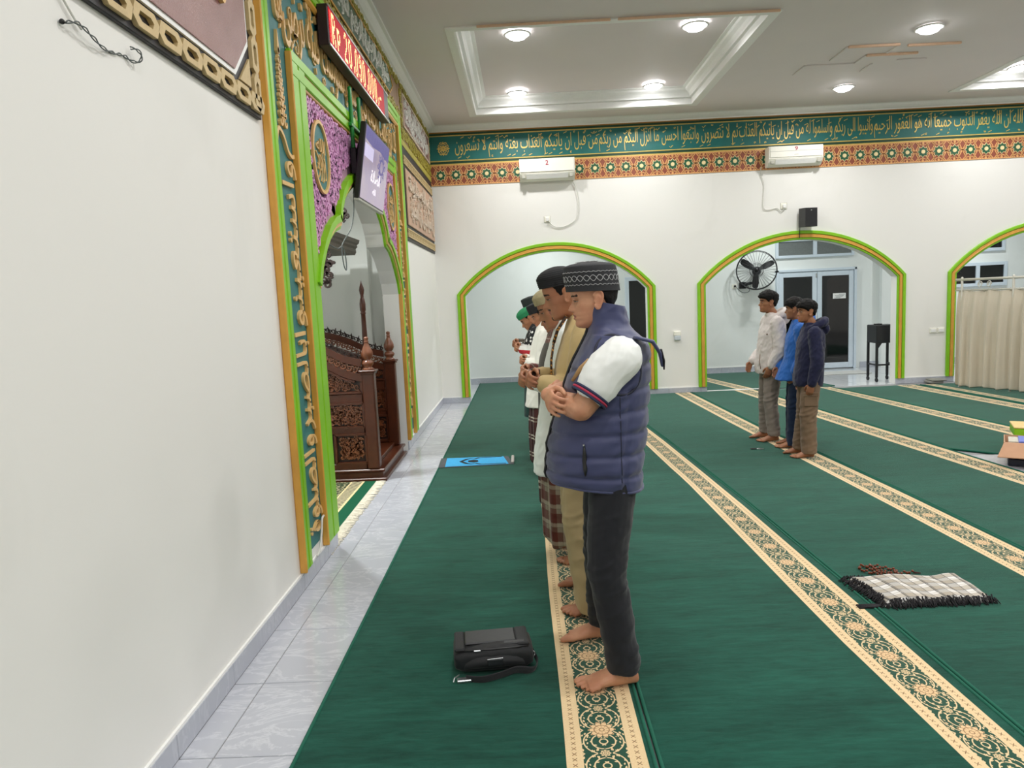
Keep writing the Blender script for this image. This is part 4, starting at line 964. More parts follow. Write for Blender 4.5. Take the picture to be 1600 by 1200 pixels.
aircon(5.01, 5.805, 3.36, 3.64, '9', 'white air conditioner numbered 9 on the frieze left of the wall speaker', True)
def socket(x, z, label):
    s_ = thing('wall_socket', label, 'socket', (x, WY, z), 'high wall sockets')
    obj('plate', MB().bbox(x-.045, x+.045, WY-.012, WY, z-.045, z+.045, .004), M['plastic'], s_); obj('dark_rim', MB().box(x-.05, x+.05, WY-.003, WY, z-.05, z+.05), M['greyplastic'], s_)
    obj('plug', MB().bbox(x-.022, x+.026, WY-.05, WY-.012, z-.03, z+.022, .006), M['white'], s_)
socket(1.709, 2.763, 'white socket with plug on the wall above the first arch'); socket(5.29, 2.79, 'white socket with plug left of the black wall speaker')
for pts, lb in (([(2.10, WY-.03, 3.34), (2.16, WY-.02, 3.20), (2.19, WY-.015, 2.95), (2.14, WY-.015, 2.74), (1.95, WY-.015, 2.64), (1.80, WY-.02, 2.66), (1.72, WY-.045, 2.75)], 'white cable curving down from the air conditioner numbered 2'), ([(4.95, WY-.02, 3.38), (4.94, WY-.015, 3.28), (4.99, WY-.015, 3.12), (4.98, WY-.015, 2.80), (5.06, WY-.015, 2.745), (5.18, WY-.015, 2.765), (5.25, WY-.02, 2.71), (5.29, WY-.045, 2.76)], 'white cable running down from the air conditioner numbered 9')):
    tag(obj('wall_cable', MB().tube(spline(pts, 8), .006, 6), M['wcable'], smooth=True), lb, 'cable')
sp_ = thing('wall_speaker', 'black box loudspeaker fixed above the middle arch', 'loudspeaker', (5.6, WY, 2.45))
obj('cabinet', MB().add([(5.50, WY-.05, 2.457), (5.69, WY-.05, 2.457), (5.69, WY-.05, 2.735), (5.50, WY-.05, 2.735), (5.525, WY-.24, 2.45), (5.71, WY-.22, 2.45), (5.71, WY-.22, 2.725), (5.525, WY-.24, 2.725)], [(0, 1, 2, 3), (7, 6, 5, 4), (0, 4, 5, 1), (1, 5, 6, 2), (2, 6, 7, 3), (3, 7, 4, 0)]), M['dark'], sp_, fix=True)
obj('badge', MB().ball((5.617, WY-.232, 2.69), (.01, .004, .01), 6), M['metal'], sp_, smooth=True)
obj('bracket', MB().bbox(5.57, 5.63, WY-.06, WY, 2.52, 2.66, .004), M['dark'], sp_)
obj('lead', MB().tube([(5.52, WY-.04, 2.46), (5.515, WY-.045, 2.30)], .005, 6), M['dark'], sp_)
ds = thing('switch_box', 'small white box with grey lower half on the pier between the arches', 'switch', (3.648, WY, .85))
obj('upper', MB().bbox(3.595, 3.70, WY-.035, WY, .905, .97, .006), M['plastic'], ds); obj('lower', MB().bbox(3.60, 3.695, WY-.05, WY, .835, .903, .008), mat('pale_grey_plastic', '#c3cbd2', .4), ds)
sw = thing('switch_plate', 'double white switch plate on the pier beside the curtained arch', 'switch', (7.62, WY, .80))
for x in (7.52, 7.64): obj('plate', MB().bbox(x, x+.105, WY-.012, WY, .765, .845, .003), M['plastic'], sw); obj('rocker', MB().bbox(x+.015, x+.09, WY-.02, WY-.01, .78, .83, .003), M['white'], sw)
tag(obj('threshold_strip', MB().bbox(4.10, 4.95, WY-.02, WY+.03, .012, .022, .003), M['white']), 'white strip on the carpet edge under the middle arch', 'threshold')
# ---------------------------------------------------------------- rear passage seen through the arches
K = 13.55
def framed_glass(nm, x0, x1, z0, z1, mids, label, y=RY, glass='glass', kind='structure', fw=.07):
    f = MB(); f.bbox(x0, x0+fw, y-.05, y+.0, z0, z1, .005).bbox(x1-fw, x1, y-.05, y, z0, z1, .005).bbox(x0+fw, x1-fw, y-.05, y, z1-fw, z1, .005).bbox(x0+fw, x1-fw, y-.05, y, z0, z0+fw, .005)
    fr_ = obj(nm, f, M['alu'], kind=kind); ed = [x0+fw]+[m for m in mids]+[x1-fw]
    for m in mids: obj('mullion', MB().bbox(m-.035, m+.035, y-.05, y, z0+fw, z1-fw, .004), M['alu'], fr_)
    for a, b in zip(ed, ed[1:]): obj('pane', MB().box(a, b, y-.022, y-.012, z0+fw, z1-fw), M[glass], fr_)
    return fr_
framed_glass('door_1', 3.21, 4.05, 0.0, 1.89, [], '')
dd = thing('glass_door', 'pair of dark glass doors in white aluminium frames behind the middle arch', 'door', (6.78, RY, 0))
dx0, dx1, dm = 6.015, 7.50, 6.775
obj('door_frame', MB().bbox(dx0, dx0+.045, RY-.08, RY, 0, 1.885, .005).bbox(dx1-.045, dx1, RY-.08, RY, 0, 1.885, .005).bbox(dx0, dx1, RY-.08, RY, 1.84, 1.885, .005), M['alu'], dd)
for a, b in ((dx0+.05, dm-.004), (dm+.004, dx1-.05)):
    lf = MB(); lf.bbox(a, a+.085, RY-.06, RY-.015, .02, 1.835, .005).bbox(b-.085, b, RY-.06, RY-.015, .02, 1.835, .005).bbox(a+.085, b-.085, RY-.06, RY-.015, 1.745, 1.835, .005).bbox(a+.085, b-.085, RY-.06, RY-.015, .02, .12, .005)
    l_ = obj('door_leaf', lf, M['alu'], dd); obj('pane', MB().box(a+.08, b-.08, RY-.04, RY-.03, .12, 1.745), M['glass'], l_)
obj('door_handle', MB().tube([(dm-.035, RY-.07, .86), (dm-.035, RY-.10, .88), (dm-.035, RY-.10, 1.06), (dm-.035, RY-.07, 1.08)], .012, 8), M['white'], dd, smooth=True)
obj('bolt', MB().bbox(dm-.03, dm-.01, RY-.075, RY-.06, 1.72, 1.80, .003), M['metal'], dd)
ds_ = thing('door_notice', 'small white printed notice on the right glass door', 'notice', (7.18, RY-.06, 1.37))
obj('sheet', MB().box(7.06, 7.30, RY-.064, RY-.061, 1.315, 1.415), M['white'], ds_)
mb = MB()
for z, a, b in ((1.392, 7.17, 7.28), (1.368, 7.10, 7.26), (1.345, 7.12, 7.24), (1.328, 7.09, 7.2)): mb.box(a, b, RY-.0655, RY-.064, z-.004, z+.005)
obj('printed_lines', mb, mat('grey_print', '#8b8f92', .6), ds_)
framed_glass('window_1', 6.015, 7.46, 2.10, 2.45, [6.74], '', glass='frost', fw=.05)
mb = MB(); k = 6.05
while k < 7.45: mb.add([(k, RY-.023, 2.15), (k+.02, RY-.023, 2.15), (k+.16, RY-.023, 2.40), (k+.14, RY-.023, 2.40)], [(0, 1, 2, 3)]); k += .05
framed_glass('window_2', 9.2, 10.28, 1.42, 1.86, [9.74], '', fw=.06)
framed_glass('window_3', 9.3, 10.23, 2.06, 2.34, [], '', fw=.06)
# wall fan
fn = thing('wall_fan', 'black wall fan with wire guard seen through the middle arch', 'fan', (5.56, RY, 1.9))
fc = Vector((5.56, RY-.34, 1.90)); yaw = Matrix.Rotation(math.radians(-18), 3, 'Z'); tl = Matrix.Rotation(math.radians(-6), 3, 'X'); FR = yaw @ tl
fp = lambda x, y, z: tuple(fc+FR @ Vector((x, y, z)))
R_ = .355; wb = MB()
for r, y in ((R_, 0), (R_*.97, -.05), (R_*.97, .05), (.12, -.085), (.12, .09)): wb.tube([fp(r*math.cos(2*PI*i/40), y, r*math.sin(2*PI*i/40)) for i in range(41)], .006 if r > .3 else .004, 6, caps=False)
obj('guard_rim', wb, M['dark'], fn, smooth=True)
wb = MB()
for i in range(36):
    a = 2*PI*i/36
    for sg in (-1, 1): wb.tube([fp(.05*math.cos(a), sg*.095, .05*math.sin(a)), fp(.2*math.cos(a), sg*.08, .2*math.sin(a)), fp(R_*math.cos(a), sg*.01, R_*math.sin(a))], .0020, 4)
obj('guard_wire', wb, mat('grey_wire', '#4a4c4e', .4, .6), fn)
for k in range(3):
    a0 = math.radians(25+120*k); b = MB(); rr = []
    for t_, wd in ((.05, .05), (.12, .10), (.22, .12), (.30, .10), (.33, .05)):
        c_, s_ = math.cos(a0), math.sin(a0); rr.append([fp(t_*c_-w_*s_, h_*.35+e, t_*s_+w_*c_) for w_, h_, e in ((-wd/2, -.1, 0), (wd/2, .1, 0), (wd/2, .1, .006), (-wd/2, -.1, .006))])
    b.loft(rr, True); obj('blade', b, M['dark'], fn, fix=True)
obj('hub', MB().add([], []).tube([fp(0, -.06, 0), fp(0, .05, 0)], .05, 14, round_=True), M['dark'], fn, smooth=True)
obj('motor', MB().tube([fp(0, .09, 0), fp(0, .22, 0)], .08, 14, round_=True), M['dark'], fn, smooth=True)
obj('arm', MB().tube([fp(0, .14, 0), fp(-.03, .15, -.2), (5.45, RY-.12, 1.66), (5.42, RY-.02, 1.64)], [.03, .026, .03, .045], 10), M['dark'], fn, smooth=True)
obj('wall_plate', MB().bbox(5.34, 5.46, RY-.05, RY, 1.58, 1.70, .006), M['dark'], fn)
obj('lead', MB().tube(spline([(5.28, RY-.03, 1.62), (5.33, RY-.05, 1.55), (5.42, RY-.05, 1.5), (5.52, RY-.04, 1.53), (5.5, RY-.04, 1.62)], 6), .006, 6), M['cable'], fn, smooth=True)
ss = thing('fan_socket', 'white socket with black plug beside the wall fan', 'socket', (5.26, RY, 1.63)); obj('plate', MB().bbox(5.21, 5.30, RY-.012, RY, 1.58, 1.67, .003), M['plastic'], ss); obj('plug', MB().ball((5.26, RY-.03, 1.63), .022, 6), M['dark'], ss, smooth=True)
# black stand on castors
bs = thing('rolling_stand', 'tall black box stand on castors under the right side of the middle arch', 'stand', (6.95, 11.55, 0))
bx0, bx1, by0, by1 = 6.855, 7.20, 11.40, 11.72
obj('box', MB().bbox(bx0, bx1, by0, by1, .62, .905, .008).bbox(bx0+.05, bx0+.14, by0+.1, by0+.2, .905, .925, .004), M['dark'], bs)
for x in (bx0, bx1-.035):
    for y in (by0, by1-.035):
        g = obj('leg', MB().bbox(x, x+.035, y, y+.035, .07, .64, .004), M['dark'], bs); obj('castor', MB().tube([(x+.006, y+.018, .033), (x+.03, y+.018, .033)], .033, 12).bbox(x+.004, x+.03, y+.008, y+.028, .03, .08, .003), M['dark'], g)
obj('gusset', MB().add([], []).prism([(bx0+.034, .62), (bx0+.034, .54), (bx0+.09, .62)], by0, by0+.03, lambda u, v, h: (u, h, v)).prism([(bx1-.034, .62), (bx1-.09, .62), (bx1-.034, .54)], by0, by0+.03, lambda u, v, h: (u, h, v)), M['dark'], bs, fix=True)
obj('crossbar', MB().bbox(bx0+.03, bx1-.03, by0+.005, by0+.03, .26, .285, .003).bbox(bx0+.005, bx0+.03, by0+.03, by1-.03, .26, .285, .003).bbox(bx1-.03, bx1-.005, by0+.03, by1-.03, .26, .285, .003), M['dark'], bs)
tag(obj('door_mat', MB().bbox(6.35, 7.35, 12.55, 13.0, .001, .014, .005), mat('pale_grey_mat', '#c9c9c6', .9, var=.1, vscale=60)), 'thin pale grey mat on the white tiles before the glass doors', 'mat')
# curtain on a railing
ct = thing('curtain_partition', 'cream pleated curtain hanging on a metal railing at the right arch', 'curtain', (8.3, 10.0, 0))
def railp(s_): return (7.53+.82*s_, 10.42-1.55*s_)           # runs towards the camera side
mb = MB(); N = 150; rows = [1.40, 1.37, 1.2, .9, .5, .15, .035]; rr = []
for z in rows:
    rg_ = []
    for i in range(N+1):
        s_ = i/N*1.35; x, y = railp(s_); w_ = .35+.65*sst(1.4, .5, z)
        a = i*.62+.9*math.sin(i*.11); off = (.042*math.sin(a)+.018*math.sin(a*.43+1)+.012*math.sin(a*2.1))*w_-.045*sst(1.36, 1.2, z); rg_.append((x+.88*off, y+.47*off, z+.006*math.sin(i*.3)))
    rr.append(rg_)
mb.loft(rr, False, False)
cm = evaluated(mb, [('SOLIDIFY', dict(thickness=.004)), ('SUBSURF', dict(levels=1))], 'curtain'); cm.materials.append(cloth('cream_satin', '#cdc3b0', .5, .05, 6, 500, .05, .3, .4)); cm.polygons.foreach_set('use_smooth', [True]*len(cm.polygons))
obj('curtain', cm, None, ct).location = (-8.3, -10.0, 0)
P_ = lambda s_, z: (*railp(s_), z)
cream_metal = mat('cream_metal', '#d9d6cc', .3, .3)
obj('top_rail', MB().tube([P_(-.02, 1.56), P_(1.35, 1.56)], .018, 10), cream_metal, ct, smooth=True); obj('lower_rail', MB().tube([P_(-.02, 1.41), P_(1.35, 1.41)], .012, 10), cream_metal, ct, smooth=True)
for s_ in (.03, .42, .9, 1.3): obj('post', MB().tube([P_(s_, 0.01), P_(s_, 1.585)], .016, 10, round_=True), cream_metal, ct, smooth=True)
for s_ in (.17, .24, .52, .62, .70, 1.0, 1.1):
    x, y = railp(s_); d = Vector((.82, -1.55, 0)).normalized(); mb = MB()
    mb.tube([(x+d.x*.034*math.cos(a)*(1-a/14), y+d.y*.034*math.cos(a)*(1-a/14), 1.485+.05*math.sin(a)*(1-a/14)) for a in [k*.42 for k in range(26)]], .006, 6); obj('scroll', mb, cream_metal, ct, smooth=True)
for k in range(40):
    s_ = .04+k*.0325; x, y = railp(s_); obj('ring', MB().tube([(x, y, 1.41+.02), (x+.014, y+.007, 1.405), (x, y, 1.385)], .005, 6), cream_metal, ct)
tag(obj('folded_mat', MB().bbox(7.42, 7.62, 10.86, 11.06, .012, .05, .012).bbox(7.44, 7.66, 10.84, 11.05, .05, .075, .01), mat('grey_cloth', '#8f8f8a', .9)), 'small folded grey cloth at the foot of the curtained arch', 'cloth')
# ---------------------------------------------------------------- carpets: five long rolls, each with its woven stripe
def carpet(nm, label, Y, xl, xs, xe, xr, z=.012, mat_='carpet', group='green striped carpet rolls', phase=0):
    """xl, xs, xe, xr: x of left edge, stripe left, stripe right, right edge as functions of y"""
    t = thing(nm, label, 'carpet', (xl(Y[0]), Y[0], 0), group)
    vs = []; fs = []; uv = []
    for y in Y:
        a, b, c, d = xl(y), xs(y), xe(y), xr(y)
        for x in (a+.004, b, c, d-.004): vs.append((x, y, z)); uv.append(((x-b)/(c-b)*.27, y+phase))
    n = len(Y); m = MB(); 
    for i in range(n-1):
        for j in range(3): fs.append((4*i+j, 4*i+j+1, 4*i+4+j+1, 4*i+4+j))
    o0 = len(vs); ring = [4*i for i in range(n)]+[4*(n-1)+1, 4*(n-1)+2]+[4*i+3 for i in range(n-1, -1, -1)]+[2, 1]
    for i in ring: vs.append((vs[i][0], vs[i][1], .0005)); uv.append(uv[i])
    k = len(ring)
    for i in range(k): j = (i+1) % k; fs.append((ring[j], ring[i], o0+i, o0+j))
    m.v = vs; m.f = fs; m.m = [0]*len(fs); me = m.mesh(nm, [M[mat_]], (xl(Y[0]), Y[0], 0))
    L_ = me.uv_layers.new(name='UVMap')
    for lp in me.loops: L_.data[lp.index].uv = uv[lp.vertex_index]
    o = obj('pile', me, None, t)
    for f_, d_ in ((xl, .010), (xr, -.010)): obj('edge_bead', MB().tube([(f_(y)+d_, y, z-.001) for y in Y], [(.0075, .0075)]*len(Y), 8), M['bead'], t, smooth=True)
    return t
M['bead'] = mat('carpet_edge_binding', '#23614f', .8, var=.1, vscale=8, spec=.2)
YS = [-1.5+.3*i for i in range(43)]
ys_to = lambda a, b: [a]+[y for y in YS if a+.05 < y < b-.05]+[b]
s2 = lambda y: interp([(0, 2.72), (2.2, 2.655), (3.0, 2.615), (3.5, 2.603), (4.5, 2.588), (5.9, 2.562), (6.1, 2.545), (7.4, 2.493), (8.3, 2.44), (11.1, 2.33)], y)
e2 = lambda y: interp([(0, 2.93), (2.25, 2.878), (3.4, 2.856), (4.3, 2.832), (5.06, 2.814), (6.04, 2.775), (7.43, 2.715), (8.36, 2.66), (11.1, 2.56)], y)
r2 = lambda y: e2(y)+interp([(0, .05), (2.3, .055), (3.3, .06), (5.0, .06), (8.0, .045), (11.1, .04)], y)
s3 = lambda y: interp([(0, 3.94), (3.63, 3.835), (4.8, 3.807), (5.8, 3.774), (8.4, 3.668), (11.3, 3.585)], y)
e3 = lambda y: interp([(0, 4.20), (4.0, 4.071), (5.26, 4.041), (6.7, 3.97), (7.84, 3.89), (11.15, 3.815)], y)
lin2 = lambda y0, x0, y1, x1: (lambda y: x0+(x1-x0)*(y-y0)/(y1-y0))
s4 = lin2(5.31, 4.99, 8.1, 4.76); e4 = lin2(5.31, 5.235, 8.67, 4.985)
s5 = lin2(7.1, 6.082, 9.02, 5.947); e5 = lin2(7.1, 6.36, 9.36, 6.123)
s6 = lin2(8.42, 7.13, 10.89, 6.905); l7 = lin2(8.2, 7.42, 10.8, 7.22); e6 = lin2(8.42, 7.36, 10.89, 7.135)
off = lambda f, d: (lambda y: f(y)+d)
c1r = lambda y: 1.656
carpet('carpet_roll', 'green carpet roll nearest the tiled wall edge, under the line of men', ys_to(-1.5, 13.55), lambda y: .394, lambda y: 1.348+.004*math.sin(y*3), lambda y: 1.627+.004*math.sin(y*2+1), c1r)
carpet('carpet_roll', 'second green carpet roll from the wall, its wavy stripe beside the folded shawl', ys_to(-1.5, WY-.02), c1r, s2, e2, r2, phase=.09)
carpet('carpet_roll', 'third green carpet roll, under the shawl and the three boys', ys_to(-1.5, WY-.02), r2, s3, e3, off(e3, .03), phase=.17)
carpet('carpet_roll', 'fourth green carpet roll, its stripe passing the cardboard box', ys_to(-1.5, WY-.02), off(e3, .03), s4, e4, off(e4, .03), phase=.05)
carpet('carpet_roll', 'fifth green carpet roll, its stripe ending at the green bookrest', ys_to(-1.5, 11.0), lambda y: e4(y)+(.03 if y > 6.35 else .30), s5, e5, off(e5, .03), phase=.21)
carpet('carpet_roll', 'farthest green carpet roll, running past the foot of the curtain', ys_to(-1.5, 10.85), off(e5, .03), s6, e6, lambda y: max(e6(y)+.02, l7(y)-.01), phase=.12)
carpet('carpet_roll', 'thin carpet laid under the curtain with its own narrow stripe', [8.2, 9, 9.9, 10.8], lin2(8.2, 7.42, 10.8, 7.22), lin2(8.2, 7.50, 10.8, 7.30), lin2(8.2, 7.64, 10.8, 7.42), lambda y: 9.4, z=.018)
carpet('passage_carpet', 'dark green striped carpet on the passage floor under the middle arch', [11.13, 12, 12.8, 13.5], lambda y: 4.12, lin2(11.1, 4.62, 13.5, 4.20), lin2(11.1, 4.86, 13.5, 4.44), lin2(11.1, 6.1, 13.5, 5.6))
# ---------------------------------------------------------------- black shoulder bag
bag = thing('shoulder_bag', 'black fabric shoulder bag lying on the carpet before the front man', 'bag', (1.08, 2.93, .012))
bf = cloth('black_bag_fabric', '#16181b', .6, .12, 30, 700, .25, .1, .35)
BR = math.radians(6); BM = Matrix.Translation((1.075, 2.945, .012)) @ Matrix.Rotation(BR, 4, 'Z')
def bagmesh(rings_fn, n=30):
    return rings_fn
mb = MB(); rr = []
for i in range(25):                                          # body: rounded slab, long side across
    t_ = i/24; x = -.172+.344*t_; e = max(.04, 1-abs(2*t_-1)**5); rg_ = []
    for j in range(28):
        a = 2*PI*j/28; c_, s_ = math.cos(a), math.sin(a)
        yy = math.copysign(abs(c_)**.62, c_)*.105*(.80+.20*e); zz = .056+math.copysign(abs(s_)**.55, s_)*.056*(.62+.38*e)*(1+.10*math.sin(x*16+1)*(s_ > 0))
        rg_.append((x, yy, max(.001, zz)))
    rr.append(rg_)
mb.loft(rr); bm_ = evaluated(mb.xf(BM), [('SUBSURF', dict(levels=1))], 'body')
for v in bm_.vertices: v.co += v.normal*(.0025*mnoise.noise(v.co*38))
bm_.materials.append(bf); bm_.polygons.foreach_set('use_smooth', [True]*len(bm_.polygons)); bo = obj('body', bm_, None, bag); bo.location = (-1.08, -2.93, -.012)
def bpart(nm, mb, m_=None, smooth=False): return obj(nm, mb.xf(BM), m_ or bf, bag, smooth)
gl = mat('black_leather', '#202226', .42, var=.12, vscale=40)
mb = MB(); rr = []
for i in range(13):                                          # front pocket, bulging towards the camera
    x = -.145+.29*i/12; w = math.sqrt(max(.02, 1-(2*i/12-1)**4)); rr.append([(x, -.075-.045*w*math.sin(PI*k/8)-.0, .012+.085*w*(k/8)+.002) for k in range(9)]+[(x, -.06, .1*w), (x, -.06, .012)])
mb.loft(rr); bpart('front_pocket', mb, bf, True)
bpart('top_flap', MB().bbox(-.12, .10, -.045, .075, .108, .118, .005), gl); bpart('strap_loop', MB().bbox(.045, .135, -.065, -.038, .104, .116, .004), gl); bpart('end_band', MB().bbox(-.165, -.12, -.08, .09, .098, .112, .006), bf); bpart('end_band', MB().bbox(.10, .155, -.07, .09, .098, .114, .006), bf)
bpart('zip', MB().tube([(-.14, -.072, .10), (-.10, -.084, .104), (0, -.089, .105), (.1, -.086, .104), (.15, -.07, .10)], .0035, 6), M['dark'], True); bpart('zip_pull', MB().bbox(-.085, -.055, -.094, -.088, .101, .107, .002), M['metal'])
bpart('label_patch', MB().bbox(-.028, .034, -.126, -.118, .05, .078, .003), gl); bpart('label_edge', MB().tube([(-.03, -.124, .079), (.036, -.124, .081)], .002, 5), M['metal'])
st_ = MB(); pth = spline([(.165, -.02, .06), (.185, -.06, .02), (.16, -.115, .012), (.09, -.135, .03), (.03, -.148, .022), (-.04, -.165, .018), (-.085, -.158, .016), (-.12, -.14, .014)], 8)
st_.tube(pth, [(.0185, .0022)]*len(pth), 8, up=(0, -.25, 1)); bpart('carry_strap', st_, cloth('webbing', '#2b2b2e', .7, .1, 60, 900, .3), True)
bpart('buckle', MB().bbox(-.16, -.10, -.155, -.125, .002, .014, .003).tube([(-.15, -.118, .02), (-.17, -.14, .02), (-.175, -.15, .008)], .003, 6), M['metal']); bpart('side_ring', MB().tube([(.165+.012*math.cos(a), -.05, .05+.014*math.sin(a)) for a in [k*PI/6 for k in range(13)]], .003, 6), M['metal'], True)
# ---------------------------------------------------------------- folded plaid shawl with black fringe and prayer beads
pm_ = plaid('plaid_cotton', '#dedcd8', [(.5, .24, '#8f8b84', 'u', .6), (.5, .24, '#a2947c', 'v', .6), (.22, .035, '#1c1c20', 'u', .8), (.30, .02, '#3c3a3a', 'u', .8), (.78, .03, '#55524e', 'u', .75), (.24, .03, '#3a3a3c', 'v', .65), (.9, .05, '#b9b2a6', 'v', .6)], .098, .085, 'uv')
sh = thing('folded_shawl', 'folded grey and white plaid shawl with black fringe on the green carpet', 'shawl', (3.2, 3.47, .012))
q00, q10, q11, q01 = (2.965, 3.33), (3.50, 3.345), (3.50, 3.645), (2.91, 3.66)
def bil(u, v): return tuple(lerp(lerp(a, b, u), lerp(d, c, u), v) for a, b, c, d in zip(q00, q10, q11, q01))
NU, NV = 44, 26
def sheet(z0, inset, seed):
    m = MB(); uvs = []
    for j in range(NV+1):
        for i in range(NU+1):
            u, v = i/NU, j/NV; x, y = bil(inset+(1-2*inset)*u, inset+(1-2*inset)*v)
            hgt = z0+.007*mnoise.noise(Vector((x*9+seed, y*9, 0)))+.004*math.sin(x*34+y*9+seed)+.012*math.exp(-((u-.16-.25*v)/.10)**2)*(seed > 2)
            e = min(u, 1-u, v, 1-v); m.v.append((x, y, .014+(hgt-.014)*sst(0, .04, e))); uvs.append((u*.56, v*.34))
    for j in range(NV):
        for i in range(NU): a = j*(NU+1)+i; m.f.append((a, a+1, a+NU+2, a+NU+1)); m.m.append(0)
    me = m.mesh('fold', [pm_], (3.2, 3.47, .012), True); L_ = me.uv_layers.new(name='UVMap')
    for lp in me.loops: L_.data[lp.index].uv = uvs[lp.vertex_index]
    return me
obj('lower_fold', sheet(.028, .0, 1), None, sh); obj('upper_fold', sheet(.044, .012, 3), None, sh)
fm = MB(); rnd = random.Random(3)
def fringe(a, b, n, out, z=.022):
    for k in range(n):
        t_ = k/n; x, y = lerp(a[0], b[0], t_), lerp(a[1], b[1], t_); L_ = rnd.uniform(.012, .028); d = (out[0]+rnd.uniform(-.6, .6), out[1]+rnd.uniform(-.6, .6))
        fm.tube([(x, y, z+rnd.uniform(0, .022)), (x+d[0]*L_*.5, y+d[1]*L_*.5, z+rnd.uniform(-.006, .012)), (x+d[0]*L_, y+d[1]*L_, .015)], [.0034, .003, .002], 5)
fringe(q00, q10, 150, (0, -1)); fringe(q00, q01, 110, (-1, -.1)); fringe((2.99, 3.345), (3.49, 3.355), 70, (0, -1), .035); fringe((2.975, 3.37), (2.94, 3.63), 60, (-1, 0), .038); fringe(q01, (3.02, 3.66), 20, (-.3, 1))
for k in range(26): fm.tube([(2.95, 3.345, .018), (2.90+rnd.uniform(-.02, .02), 3.34+rnd.uniform(-.015, .02), .02), (2.845+rnd.uniform(-.012, .012), 3.345+rnd.uniform(-.02, .02), .015)], .0045, 5)
o = obj('fringe', fm, mat('black_fringe_yarn', '#1e1c20', .9), sh, smooth=True); o['kind'] = 'stuff'
bd = thing('prayer_beads', 'loop of reddish brown prayer beads lying behind the folded shawl', 'prayer beads', (3.2, 3.75, .012)); mb = MB()
path = spline([(3.08, 3.74), (3.055, 3.80), (3.09, 3.84), (3.135, 3.81), (3.16, 3.77), (3.12, 3.78), (3.10, 3.815), (3.15, 3.835), (3.20, 3.79), (3.235, 3.75), (3.19, 3.735), (3.14, 3.745), (3.09, 3.735), (3.16, 3.715), (3.25, 3.72), (3.31, 3.725)], 10); acc = 0; last = path[0]; n_ = 0
bm1 = MB().ball((0, 0, 0), .0072, 5).mesh('bead', [mat('red_brown_bead', '#6e3218', .3, var=.2)], smooth=True)
for p in path:
    if math.dist(p, last) > .0125 or n_ == 0: o = obj('bead', bm1, None, bd); o.location = (p[0]-3.2, p[1]-3.75, .0085+.008*(n_ % 3 == 1)); n_ += 1; last = p
obj('tassel', MB().tube([(3.31, 3.725, .02), (3.345, 3.722, .016)], [.006, .003], 6), mat('dark_tassel', '#3a1a10', .8), bd)
# small keys on the carpet in front of the boys
ky = thing('key_bunch', 'small bunch of keys with a black fob on the carpet before the boys', 'keys', (3.49, 6.9, .012))
obj('fob', MB().bbox(3.44, 3.50, 6.885, 6.915, .013, .024, .004), M['dark'], ky); obj('key_ring', MB().tube([(3.515+.014*math.cos(a), 6.90+.014*math.sin(a), .016) for a in [k*PI/7 for k in range(15)]], .002, 5), M['metal'], ky)
for k, (dx, dy) in enumerate(((.05, .0), (.045, -.022), (.035, .02))): obj('key', MB().bbox(3.52, 3.52+dx, 6.897+dy, 6.905+dy, .013, .017, .001).lathe([(.001, .013), (.011, .013), (.011, .017), (.001, .017)], 10, (3.525, 6.90+dy, 0)), M['metal'], ky)
# blue prayer mat
mt = thing('blue_prayer_mat', 'bright blue prayer mat with black arch print across the carpet before the men', 'prayer mat', (.75, 6.87, .012))
a_, b_, c_, d_ = (.40, 6.66), (1.125, 6.69), (1.06, 7.04), (.385, 7.06)
def bq(u, v): return tuple(lerp(lerp(p, q_, u), lerp(s_, r, u), v) for p, q_, r, s_ in zip(a_, b_, c_, d_))
mb = MB(); mb.prism([bq(.0, 0), bq(1, 0), bq(1, 1), bq(0, 1)], .013, .018, lambda u, v, h: (u, v, h)); obj('grey_ends', mb, mat('grey_fringe_cloth', '#55595c', .9), mt)
mb = MB(); mb.prism([bq(.09, 0.03), bq(.93, 0.03), bq(.93, .97), bq(.09, .97)], .018, .020, lambda u, v, h: (u, v, h)); obj('blue_field', mb, mat('sky_blue_cloth', '#3ea9e0', .85), mt)
mb = MB(); F2 = lambda u, v, h: (*bq(u, v), h)
for sg in (0, 1):
    f_ = lambda v: v if sg == 0 else 1-v
    mb.ribbon([(.30, .5), (.38, f_(.25)), (.44, f_(.18)), (.50, f_(.24)), (.56, f_(.12)), (.66, f_(.10)), (.90, f_(.08))], .05, .020, .0215, F2)
mb.prism([(.40, .42), (.48, .34), (.54, .42), (.54, .58), (.48, .66), (.40, .58)], .020, .0215, F2)
obj('black_print', mb, mat('black_print', '#15181c', .8), mt); obj('pale_tag', MB().bbox(1.095, 1.125, 6.72, 7.0, .018, .035, .006), mat('pale_roll', '#b9b4ae', .9), mt)
